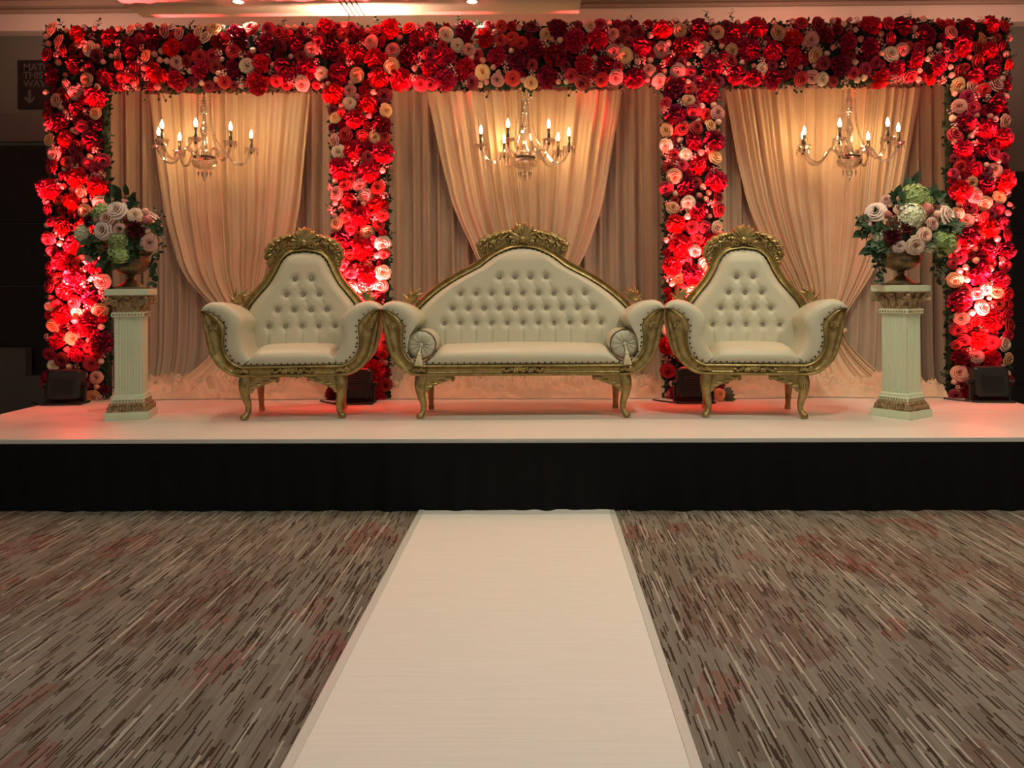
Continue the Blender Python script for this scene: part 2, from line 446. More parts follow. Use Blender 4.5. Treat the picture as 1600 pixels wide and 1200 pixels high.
# aisle runner
def runner_mat():
    m, nt, b = new_mat('white_runner_cloth')
    g = nt.nodes.new('ShaderNodeNewGeometry')
    mp = nt.nodes.new('ShaderNodeMapping'); mp.inputs['Scale'].default_value = (3, 90, 1)
    nt.links.new(g.outputs['Position'], mp.inputs[0])
    f = noise_n(nt, 1.0, 4, mp.outputs[0])
    nt.links.new(mixc(nt, f, (0.70, 0.68, 0.62), (0.84, 0.82, 0.77)), b.inputs['Base Color'])
    b.inputs['Roughness'].default_value = 0.55
    bump(nt, f, 0.15, 0.002, b)
    return m
rn = thing('aisle_runner', 'long white aisle runner leading across the carpet to the stage', 'runner', (-0.135, 4.69, 0))
mb = MB(); rows = []
NY = 120
for j in range(NY + 1):
    y = -5.6 * j / NY
    rip = 0.0022 * math.exp(y / 0.5)
    rows.append([(x, y, 0.006 + rip * math.sin(y * 75 + 2.0 * math.sin(x * 5 + y * 3)) + 0.0008 * math.sin(y * 21 + x * 4)) for x in [-0.54 + 1.08 * i / 24 for i in range(25)]])
mb.grid(rows); mb.build('cloth', runner_mat(), rn, ang=180)
for sx in (-1, 1):
    mb = MB(); mb.box((sx * 0.557, -2.8, 0.004), (0.034, 5.6, 0.007), 0.002); mb.build('border', mat('pale_runner_hem', (0.60, 0.62, 0.57), 0.3), rn, smooth=False)

# ================================================================== DRAPES
def pleat(x, seed, f=1.0):
    a = 7.5 * f
    p = x * a * 2 * PI / 1.0
    return (0.55 * math.sin(p + 1.6 * math.sin(x * 5.3 * f + seed) + seed) + 0.30 * math.sin(p * 1.83 + 2.0 * math.sin(x * 3.1 + seed * 2)) + 0.25 * math.sin(p * 0.47 + seed * 3))

def back_drape(x0, x1, seed, label, pool):
    t = thing('backdrop_drape', label, 'drape', ((x0 + x1) / 2, 7.20, SZ), 0, 'pleated backdrop drapes')
    w2 = (x1 - x0) / 2
    mb = MB(); rows = []
    zs = [0.0, 0.02, 0.05, 0.09, 0.15, 0.25, 0.4, 0.7, 1.1, 1.6, 2.1, 2.7]
    NX = int((x1 - x0) * 110)
    for z in zs:
        row = []
        for i in range(NX + 1):
            x = -w2 + 2 * w2 * i / NX
            k = math.exp(-z / 0.16)
            lean = 0.10 * math.exp(-z / 0.28) * math.sin(x * 1.7 + seed)
            y = 0.058 * pleat(x + lean, seed) * (0.85 + 0.25 * math.sin(z * 1.1 + x)) - 0.10 * k * (1 + 0.6 * math.sin(x * 9 + seed))
            row.append((x, y, z + 0.012))
        rows.append(row)
    mb.grid(rows); mb.build('pleated_panel', M['drape'], t, ang=180)
    # fabric pooled on the deck
    mb = MB(); rows = []
    a0, a1 = pool[0] - (x0 + x1) / 2, pool[1] - (x0 + x1) / 2
    NX2 = int((a1 - a0) * 75); NY2 = 60
    for j in range(NY2 + 1):
        row = []
        for i in range(NX2 + 1):
            x = a0 + (a1 - a0) * i / NX2
            front = -0.82 + 0.06 * noise.noise((x * 2.3, seed, 0)) + 0.03 * noise.noise((x * 7, seed, 4))
            v = j / NY2
            y = front * v
            env = min(1.0, (1 - v) / 0.10) ** 0.5 if v > 0.5 else 1.0
            n1 = noise.noise((x * 2.4 + seed * 9, y * 8 + 0.5 * math.sin(x * 4), seed))
            n2 = noise.noise((x * 5.5 + seed, y * 15 + 1.2 * noise.noise((x * 3, y * 4, seed)), seed + 5))
            n3 = noise.noise((x * 14, y * 30, seed + 8))
            h = 0.020 + 0.095 * (1 - abs(math.sin(6 * n1))) ** 1.2 + 0.050 * (1 - abs(math.sin(7 * n2))) ** 1.4 + 0.008 * n3 + 0.045 * math.exp(-((v - .88 + .05 * math.sin(x * 6 + seed)) / .06) ** 2) * (0.7 + 0.6 * math.sin(x * 17 + seed + 2 * math.sin(x * 5)))
            row.append((x, y, max(0.004, h * env)))
        rows.append(row)
    mb.grid(rows); mb.build('pooled_hem', M['swag'], t, ang=180)
back_drape(-3.96, -1.40, 1.3, 'pleated beige backdrop drape behind the left armchair and left chandelier', (-3.45, -1.68))
back_drape(-1.40, 1.21, 4.1, 'pleated beige backdrop drape behind the white sofa', (-1.18, 0.98))
back_drape(1.21, 3.80, 7.7, 'pleated beige backdrop drape behind the right armchair and right pedestal', (1.47, 3.24))

def swag(cx, left, right, seed, label, nple):
    """left, right: (z, x) edges of an hourglass drape, heights above the deck"""
    t = thing('swag_drape', label, 'drape', (cx, 7.06, SZ), 0, 'gathered swag drapes')
    left = [(z, x * 1.015) for z, x in left]; right = [(z, x * 1.015) for z, x in right]
    mb = MB(); rows = []
    NX = 260; NZ = 64
    for j in range(NZ + 1):
        z = 2.62 * (1 - j / NZ)
        xl = smoothlin(left, z, 0.05) - cx; xr = smoothlin(right, z, 0.05) - cx
        wd = xr - xl
        row = []
        for i in range(NX + 1):
            u = i / NX
            uu = u + 0.035 * math.sin(u * 9 + seed + z * 0.35)
            p = uu * nple * 2 * PI
            fo = 0.62 * math.sin(p + seed + 1.6 * math.sin(uu * 11 + seed)) + 0.40 * math.sin(p * 1.73 + 2 * seed + 1.9 * math.sin(uu * 7 + seed)) + 0.2 * math.sin(p * 2.9 + seed)
            amp = lin([(0.3, 0.016), (0.9, 0.030), (1.6, 0.038)], wd)
            y = amp * fo * (1.0 if 0.02 < u < 0.98 else 0.4)
            belly = 0.0
            if z < 0.5: belly = -0.40 * ((0.5 - z) / 0.5) ** 3.0
            y += belly - 0.03 * math.sin(PI * u)
            row.append((xl + wd * u, y, max(z, 0.03)))
        rows.append(row)
    mb.grid(rows); mb.build('gathered_cloth', M['swag'], t, ang=180)
    zt = 0.50
    xl = smoothlin(left, zt, 0.05) - cx; xr = smoothlin(right, zt, 0.05) - cx
    mb = MB()
    path = [((xl + xr) / 2 + (xr - xl) * 0.54 * math.cos(a), -0.01 + 0.075 * math.sin(a), zt + 0.01 * math.sin(2 * a)) for a in [2 * PI * k / 24 for k in range(25)]]
    mb.tube(path, 0.02, 8); mb.build('tie_band', M['swag'], t)
swag(-2.62, [(0.0, -3.12), (0.10, -3.05), (0.30, -2.86), (0.50, -2.70), (0.66, -2.76), (0.82, -2.95), (1.05, -3.13), (1.55, -3.27), (2.0, -3.33), (2.65, -3.40)],
     [(0.0, -1.95), (0.10, -2.05), (0.30, -2.25), (0.50, -2.42), (0.66, -2.38), (0.9, -2.28), (1.2, -2.16), (1.6, -2.08), (2.65, -1.98)], 0.6,
     'ivory hourglass swag drape gathered behind the left armchair', 12)
swag(-0.11, [(0.0, -0.55), (0.10, -0.50), (0.30, -0.36), (0.52, -0.25), (0.70, -0.32), (0.95, -0.45), (1.2, -0.56), (1.6, -0.74), (2.0, -0.84), (2.65, -0.97)],
     [(0.0, 0.40), (0.10, 0.34), (0.30, 0.18), (0.52, 0.05), (0.70, 0.12), (0.95, 0.28), (1.2, 0.42), (1.6, 0.56), (2.0, 0.63), (2.65, 0.74)], 2.2,
     'ivory hourglass swag drape gathered behind the white sofa', 13)
swag(2.48, [(0.0, 2.02), (0.10, 2.10), (0.30, 2.24), (0.50, 2.36), (0.66, 2.30), (0.9, 2.16), (1.2, 1.98), (1.6, 1.82), (2.0, 1.73), (2.65, 1.62)],
     [(0.0, 3.02), (0.10, 2.92), (0.30, 2.74), (0.50, 2.60), (0.66, 2.66), (0.85, 2.80), (1.1, 2.95), (1.5, 3.10), (2.0, 3.20), (2.65, 3.32)], 3.9,
     'ivory hourglass swag drape gathered behind the right armchair', 14)

# ================================================================== FLOWERS (shared meshes)
def rot_to(d, spin=0.0):
    return (Vector(d).to_track_quat('Z', 'Y') @ Euler((0, 0, spin)).to_quaternion()).to_euler()

def rose_mesh(name, m, seed, layers=None):
    rng = random.Random(seed); mb = MB()
    layers = layers or [(3, 1.25, .02, .15, .78, .03), (4, .98, .06, .34, .82, .07), (5, .84, .10, .56, .76, .11), (5, .80, .14, .78, .58, .17), (6, .70, .18, .98, .26, .16)]
    for li, (n, wd, rb, rt, zt, curl) in enumerate(layers):
        off = rng.uniform(0, 6.28)
        for k in range(n):
            th = off + 2 * PI * k / n + rng.uniform(-.12, .12)
            j = rng.uniform(.92, 1.08); rows = []; a = []
            for v in (0, .35, .7, .92, 1.0):
                row = []
                for u in (-1, -.5, 0, .5, 1):
                    ww = wd * (0.35 + 0.75 * math.sin(min(1, v * 1.15) * PI * 0.62))
                    ang = th + u * ww
                    r = lerp(rb, rt * j, v ** 0.75) + (curl if v > .85 else 0) * (1 if v == 1 else .4)
                    z = zt * (v ** 0.85) - (0.10 * u * u * v) - (curl * .8 if v == 1 else 0) + 0.06 * (1 - abs(u)) * 0
                    r -= 0.05 * (abs(u) < .3) * 0
                    r *= 1 + 0.04 * u
                    row.append((r * math.cos(ang), r * math.sin(ang), z)); a.append(v if v < 1 else 1.0)
                rows.append(row)
            mb.grid(rows, a=a)
    mb.lathe([(0.0, -0.28), (0.32, -0.22), (0.55, 0.0), (0.30, 0.10)], 10)
    return mb.mesh(name, m, True, 75)

def peony_mesh(name, m, seed, n=46):
    rng = random.Random(seed); mb = MB()
    for k in range(n):
        zc = 1 - (k + .5) / n * 1.05
        zc = max(-0.05, zc); rr = math.sqrt(max(0, 1 - zc * zc)); th = k * 2.39996 + rng.uniform(-.2, .2)
        d = Vector((rr * math.cos(th), rr * math.sin(th), zc * 0.78))
        t1 = d.orthogonal().normalized(); t1.rotate(Matrix.Rotation(rng.uniform(0, 6.28), 3, d.normalized()))
        t2 = d.normalized().cross(t1)
        L = rng.uniform(.85, 1.06); wd = rng.uniform(.20, .30); cup = rng.uniform(.05, .14)
        rows = []; a = []
        for v, lw in ((0.35, .5), (0.72, 1.0), (0.92, 1.15), (1.0, .95)):
            row = []
            for u in (-1, -.5, 0, .5, 1):
                p = d * L * v + t1 * (u * wd * lw) + t2 * (cup * (u * u) * (1 if v > .5 else .3) + (0.05 * math.sin(u * 7 + k) if v > .9 else 0))
                row.append(p); a.append(max(0, (v - .35) / .65))
            rows.append(row)
        mb.grid(rows, a=a)
    mb.ball((0, 0, 0), (.55, .55, .42), 10, 6)
    for i in range(len(mb.a) - 70, len(mb.a)): mb.a[i] = 0.0
    return mb.mesh(name, m, True, 75)

def bud_mesh(name, m):
    mb = MB(); seg = 15
    prof = [(0.0, 1.0), (.18, .97), (.45, .85), (.78, .5), (.92, .1), (.8, -.3), (.45, -.55), (0.0, -.6)]
    mb.lathe(prof, seg, mod=lambda u, z: 1 + 0.09 * math.cos(2 * PI * (3 * u + z * 0.45)))
    mb.a = [min(1, max(0, 0.5 + 0.5 * math.cos(i * 1.3))) for i in range(len(mb.v))]
    return mb.mesh(name, m, True, 75)

def blossom_cluster(name, m, seed, n=11, petals=5):
    rng = random.Random(seed); mb = MB()
    for k in range(n):
        zc = 1 - (k + .4) / n * 0.9; rr = math.sqrt(max(0, 1 - zc * zc)); th = k * 2.4 + rng.uniform(-.4, .4)
        d = Vector((rr * math.cos(th), rr * math.sin(th), zc)).normalized()
        c = d * rng.uniform(.75, 1.0); t1 = d.orthogonal().normalized(); t2 = d.cross(t1); s0 = rng.uniform(0, 6)
        for q in range(petals):
            a0 = s0 + 2 * PI * q / petals; s = 0.24
            e = t1 * math.cos(a0) + t2 * math.sin(a0); f = d.cross(e)
            mb.add([c, c + e * s * .6 + f * s * .42 + d * .07, c + e * s * 1.15 + d * .03, c + e * s * .6 - f * s * .42 + d * .07], [(0, 1, 2, 3)], [0, .7, 1, .7])
        mb.tube([(0, 0, -.1), c], 0.025, 3, False)
    return mb.mesh(name, m, False)

def hydrangea_mesh(name, m, seed, n=90):
    rng = random.Random(seed); mb = MB()
    for k in range(n):
        zc = 1 - (k + .5) / n * 1.35; rr = math.sqrt(max(0, 1 - zc * zc)); th = k * 2.39996
        d = Vector((rr * math.cos(th), rr * math.sin(th), zc * .85)); c = d * rng.uniform(.86, 1.05)
        d.normalize(); d = (d + Vector((rng.uniform(-.35, .35), rng.uniform(-.35, .35), rng.uniform(-.35, .35)))).normalized()
        t1 = d.orthogonal().normalized(); t2 = d.cross(t1); s0 = rng.uniform(0, 6)
        for q in range(4):
            a0 = s0 + PI / 2 * q; s = 0.19
            e = t1 * math.cos(a0) + t2 * math.sin(a0); f = d.cross(e)
            mb.add([c, c + e * s * .55 + f * s * .5 + d * .03, c + e * s * 1.1 + d * .06, c + e * s * .55 - f * s * .5 + d * .03], [(0, 1, 2, 3)], [0, .8, 1, .8])
    mb.ball((0, 0, 0), (.8, .8, .68), 10, 6)
    for i in range(len(mb.a) - 70, len(mb.a)): mb.a[i] = 0.0
    return mb.mesh(name, m, False)

def leaf_into(mb, base, direction, normal, L, wd, curl=0.15):
    d = Vector(direction).normalized(); n = Vector(normal); n = (n - d * n.dot(d)).normalized(); s = d.cross(n)
    b = Vector(base); rows = []
    for v, ww in ((0, .08), (.25, .75), (.5, 1.0), (.75, .7), (1, .03)):
        c = b + d * (L * v) - n * (curl * L * v * v)
        rows.append([c - s * wd * ww + n * wd * .25 * ww, c, c + s * wd * ww + n * wd * .25 * ww])
    mb.grid(rows)

def sprig_mesh(name, m, seed, n=7, L=1.0):
    rng = random.Random(seed); mb = MB()
    path = [Vector((0, 0, 0)), Vector((.05, .02, .35)), Vector((.1 * rng.uniform(-1, 1), .1, .75)), Vector((.2 * rng.uniform(-1, 1), .12, 1.1))]
    mb.tube(path, [.03, .025, .02, .012], 4, False)
    for k in range(n):
        t = 0.15 + .85 * k / (n - 1); x = t * 3; i = min(int(x), 2); b = path[i].lerp(path[i + 1], x - i)
        a = k * 2.6 + rng.uniform(-.4, .4)
        out = Vector((math.cos(a), math.sin(a), .55 + .7 * (t > .95)))
        leaf_into(mb, b, out, Vector((-math.cos(a) * .3, -math.sin(a) * .3, 1)), rng.uniform(.5, .7), rng.uniform(.14, .2))
    return mb.mesh(name, m, True, 75)

FL = {}
for c in ('peony_red', 'peony_crimson'): FL[c] = [peony_mesh(c, M[c], 10 + i) for i in range(2)]
for c in ('rose_red', 'rose_burgundy', 'rose_pink', 'rose_peach', 'rose_cream'): FL[c] = [rose_mesh(c, M[c], 30 + i) for i in range(2)]
for c in ('rose_blush', 'rose_coral'): FL[c] = [rose_mesh(c, M[c], 50)]
FL['rose_dark'] = [peony_mesh('dark_dahlia', M['rose_dark'], 77)]
for c in ('bud_blush', 'bud_pink'): FL[c] = [bud_mesh(c, M[c])]
FL['filler'] = [blossom_cluster('blossom_cluster', M['filler'], 60 + i) for i in range(2)]
FL['sprig'] = [sprig_mesh('leaf_sprig', M['leaf'], 70 + i) for i in range(3)]
FL['hydr_green'] = [hydrangea_mesh('green_hydrangea', M['hydr_green'], 80)]
FL['hydr_white'] = [hydrangea_mesh('white_hydrangea', M['hydr_white'], 81)]
NAMES = {'peony_red': 'red_peony', 'peony_crimson': 'crimson_peony', 'rose_red': 'red_rose', 'rose_burgundy': 'burgundy_rose', 'rose_pink': 'pink_rose',
         'rose_peach': 'peach_rose', 'rose_cream': 'cream_rose', 'bud_blush': 'blush_bud', 'bud_pink': 'pink_bud', 'filler': 'blossom_cluster', 'sprig': 'leaf_sprig',
         'rose_blush': 'blush_rose', 'rose_coral': 'coral_rose', 'rose_dark': 'dark_dahlia', 'hydr_green': 'green_hydrangea', 'hydr_white': 'white_hydrangea'}

YF = 6.41   # front plane of the flower frame
def flower_block(root, x0, x1, z0, z1, rng, sides, skip=None):
    """flowers on the front face; coordinates local to root (y=0 at front plane). sides: which edges are free"""
    w, h = x1 - x0, z1 - z0; A = w * h
    mb = MB(); mb.box(((x0 + x1) / 2, 0.05, (z0 + z1) / 2), (w - 0.02, 0.09, h - 0.02), 0.015)
    core = mb.build('foliage_core', M['mat'], root, smooth=False)
    mb = MB()
    for k in range(int(A * 620)):
        p = Vector((rng.uniform(x0, x1), rng.uniform(-0.01, 0.04), rng.uniform(z0, z1)))
        e = rng.random()
        if e < 0.5:
            s_ = rng.choice(sides)
            if s_ == 'l': p = Vector((x0 + 0.01, rng.uniform(-.02, .085), p.z))
            if s_ == 'r': p = Vector((x1 - 0.01, rng.uniform(-.02, .085), p.z))
            if s_ == 't': p = Vector((p.x, rng.uniform(-.02, .085), z1 - 0.01))
            if s_ == 'b': p = Vector((p.x, rng.uniform(-.02, .085), z0 + 0.01))
        d = Vector((p.x - (x0 + x1) / 2, 0, p.z - (z0 + z1) / 2))
        d.x = max(-.3, min(.3, d.x)); d.z = max(-.25, min(.25, d.z))
        d = d.normalized() * 0.6 + Vector((rng.uniform(-1, 1), rng.uniform(-1, .2), rng.uniform(-1, 1)))
        leaf_into(mb, p, d, Vector((rng.uniform(-.4, .4), -1, rng.uniform(-.2, .8))), rng.uniform(.030, .052), rng.uniform(.009, .015))
    fo = mb.build('foliage', M['leaf'], root, True, 75); fo['kind'] = 'stuff'
    placed = []
    def put(kind, r, slack, tries):
        for _ in range(tries):
            x = rng.uniform(x0 + r * .25, x1 - r * .25); z = rng.uniform(z0 + r * .3, z1 - r * .3)
            if skip and skip(x, z): continue
            if all((x - a) ** 2 + (z - b) ** 2 > ((r + c) * slack) ** 2 for a, b, c in placed):
                placed.append((x, z, r))
                ex = (x - (x0 + x1) / 2) / (w / 2) if ('l' in sides or 'r' in sides) else 0
                ez = (z - (z0 + z1) / 2) / (h / 2) if ('t' in sides or 'b' in sides) else 0
                d = (rng.uniform(-.5, .5) + .7 * ex ** 3, -1, rng.uniform(-.55, .35) + .7 * ez ** 3)
                y = -0.02 - rng.uniform(0, .035) - (0.01 if r < .04 else 0)
                link(NAMES[kind], rng.choice(FL[kind]), root, (x, y, z), rot_to(d, rng.uniform(0, 6.28)), r)
                return True
        return False
    def fill(kinds, rlo, rhi, slack, tries, maxn):
        n = 0
        while n < maxn and put(rng.choice(kinds), rng.uniform(rlo, rhi), slack, tries): n += 1
    fill(['peony_red', 'peony_red', 'peony_crimson'], .076, .100, .86, 50, int(A * 21))
    fill(['rose_peach', 'rose_peach', 'rose_pink', 'rose_red', 'rose_red', 'rose_cream', 'rose_burgundy', 'rose_burgundy', 'rose_burgundy', 'rose_red', 'rose_pink'], .046, .060, .78, 80, int(A * 62))
    fill(['bud_blush', 'bud_blush', 'bud_pink'], .024, .031, .80, 80, int(A * 26))
    fill(['peony_red', 'rose_red', 'rose_burgundy', 'peony_crimson'], .036, .050, .70, 90, int(A * 60))
    fill(['filler'], .030, .042, .62, 60, int(A * 30))
    # close any bare spots
    nx, nz = int(w / .035), int(h / .035)
    for i in range(nx + 1):
        for j in range(nz + 1):
            x, z = x0 + .02 + (w - .04) * i / nx, z0 + .02 + (h - .04) * j / nz
            if min(math.hypot(x - a, z - b) - c for a, b, c in placed) > .012:
                r = rng.uniform(.032, .046); placed.append((x, z, r)); kd = rng.choice(['rose_red', 'rose_burgundy', 'peony_crimson', 'peony_red', 'sprig'])
                link(NAMES[kd], rng.choice(FL[kd]), root, (x, -.012, z), rot_to((rng.uniform(-.3, .3), -1, rng.uniform(-.3, .3)), rng.uniform(0, 6.28)), r if kd != 'sprig' else .045)
    # leafy sprigs at the free edges and in gaps
    for k in range(int(A * 11)):
        s_ = rng.choice(sides + ['f'])
        x = rng.uniform(x0, x1); z = rng.uniform(z0, z1); y = rng.uniform(-.04, .05)
        d = Vector((rng.uniform(-.6, .6), -.8, rng.uniform(-.6, .6)))
        if s_ == 'l': x = x0 + .01; d = Vector((-1, -.3, rng.uniform(-.6, .8)))
        if s_ == 'r': x = x1 - .01; d = Vector((1, -.3, rng.uniform(-.6, .8)))
        if s_ == 't': z = z1 - .01; d = Vector((rng.uniform(-.7, .7), -.3, 1))
        if s_ == 'b': z = z0 + .01; d = Vector((rng.uniform(-.7, .7), -.3, -1))
        link('leaf_sprig', rng.choice(FL['sprig']), root, (x, y, z), rot_to(d, rng.uniform(0, 6.28)), rng.uniform(.055, .08) if s_ == 't' else rng.uniform(.038, .056))
    return placed

def flower_column(x0, x1, label, seed):
    rng = random.Random(seed)
    t = thing('flower_column', label, 'flower column', ((x0 + x1) / 2, YF, SZ), 0, 'flower columns of the stage frame')
    w = (x1 - x0) / 2
    flower_block(t, -w + .015, w - .015, 0.0, 2.50, rng, ['l', 'r'])
COLX = [(-3.965, -3.465), (-1.672, -1.190), (0.992, 1.462), (3.250, 3.735)]
LBL = ['flower column of red roses and peonies behind the left pedestal urn, at the far left of the stage',
       'flower column of red roses and peonies rising between the left armchair and the sofa',
       'flower column of red roses and peonies rising between the sofa and the right armchair',
       'flower column of red roses and peonies behind the right pedestal, at the far right of the stage']
for i, ((a, b), l) in enumerate(zip(COLX, LBL)): flower_column(a, b, l, 100 + i)
beam = thing('flower_beam', 'long horizontal beam of red and peach flowers across the top of the stage frame', 'flower beam', (-0.118, YF, SZ + 2.50))
flower_block(beam, -3.84, 3.85, 0.0, 0.50, random.Random(200), ['t', 'b', 't', 'b', 't', 'b', 'l', 'r'])
# trailing berries and sprigs under the beam
rng = random.Random(5)
for x in (-2.95, -2.82, -0.25, -0.02, 0.42, 2.25, 2.05, 1.0):
    mb = MB(); p0 = Vector((x, -.03, 0.02)); 
    for k in range(3):
        e = p0 + Vector((rng.uniform(-.09, .09), rng.uniform(-.02, .02), -rng.uniform(.05, .12)))
        mb.tube([p0, (p0 + e) / 2 + Vector((.01, 0, 0)), e], .003, 4, False); mb.ball(e, .012, 6, 4)
    mb.build('berry_sprig', M['leaf'], beam)
# a rosebud lying on the deck by the third column
t = thing('fallen_rosebud', 'single peach rosebud with a green leaf lying on the white deck', 'rosebud', (1.40, 6.24, SZ))
link('bud', FL['rose_peach'][0], t, (0, 0, .05), (R(80), 0, .3), .045)
lf = MB()
for k in range(4): leaf_into(lf, (.03, 0, .012 + .012 * k), (1, -.2 + .2 * k, .1 + .22 * k), (0, -1, .7), .10, .028)
lf.build('leaf', M['leaf2'], t, True, 75)

# ================================================================== UPLIGHTS
RED = (1.0, 0.060, 0.062)
def uplight(x, y, rz, label, energy):
    t = thing('stage_uplight', label, 'uplight', (x, y, SZ), rz, 'black uplights at the feet of the flower columns')
    mb = MB(); mb.box((0, 0, .008), (.30, .17, .016), .004); mb.build('base_plate', M['blackplastic'], t, smooth=False)
    # tilted housing, tapered to the back
    mb = MB(); tilt = R(-12); rows = []
    for (hx, hz, y_) in ((.112, .105, -.045), (.125, .118, -.035), (.128, .120, .03), (.128, .120, .045)):
        row = []
        for sx, sz in ((-1, -1), (-.85, -1), (.85, -1), (1, -1), (1, -.85), (1, .85), (1, 1), (.85, 1), (-.85, 1), (-1, 1), (-1, .85), (-1, -.85)):
            c = .012 if abs(sx) == 1 and abs(sz) == 1 else 0
            yy, zz = y_, (sz * hz - c * sz)
            row.append(((sx * hx - c * sx), yy * math.cos(tilt) - zz * math.sin(tilt), .150 + yy * math.sin(tilt) + zz * math.cos(tilt)))
        rows.append(row)
    mb.grid(rows, cu=True); mb.f.append(tuple(range(12))[::-1])
    hs = mb.build('housing', M['blackplastic'], t, True, 30)
    mb = MB()
    for k in range(7):
        z = .095 + k * .018
        mb.box((0, -.062 + .004 * (k - 3), z), (.16, .008, .006), .002)
    mb.build('cooling_fin', M['blackplastic'], hs, smooth=False)
    for sx in (-1, 1):
        mb = MB(); mb.tube([(sx * .142, 0, .012), (sx * .146, 0, .09), (sx * .142, 0, .155)], [.012, .011, .012], 8); mb.build('yoke_arm', M['blackplastic'], t)
        mb = MB(); mb.tube([(sx * .128, 0, .150), (sx * .168, 0, .150)], [.016, .020], 12); mb.build('tilt_knob', M['blackplastic'], t)
    mb = MB(); n = 20
    mb.lathe([(0.0, 0.0), (.09, 0.0), (.095, .006), (.10, 0.0)], n)
    mb2 = MB(); mb2.v = [(v[0], .058 * 1 + v[2] + (.150 + v[1] - .15) * .2, .150 + v[1]) for v in mb.v]; mb2.f = mb.f; mb2.a = mb.a
    mb2.build('lens', mat('red_uplight_lens', (0.25, 0.02, 0.02), 0.2), t)
    mb = MB(); mb.tube([(-.10, -.04, .012), (-.16, -.06, .008), (-.24, .02, .008), (-.30, .10, .008)], .006, 6); mb.build('cable', M['blackplastic'], t)
    sp = spot('uplight_lamp', (x, y - 0.08, SZ + 0.31), (x, y + 0.47, SZ + 2.3), energy, RED, 44, 0.85, 0.04)
    spot('uplight_spill_lamp', (x, y - 0.10, SZ + 0.31), (x, y + 0.22, SZ + 0.62), energy * 0.017, RED, 80, 1.0, 0.04)
    return t
UL = ['black boxy uplight standing at the foot of the far left flower column',
      'black boxy uplight partly hidden behind the left armchair leg',
      'black boxy uplight partly hidden behind the right armchair leg',
      'black boxy uplight standing at the foot of the far right flower column']
for (x, y, rz, e), l in zip([(-3.68, 6.17, .10, 1850), (-1.42, 6.17, 0.0, 1950), (1.19, 6.17, 0, 1700), (3.45, 6.17, -.08, 1850)], UL):
    uplight(x, y, rz, l, e)

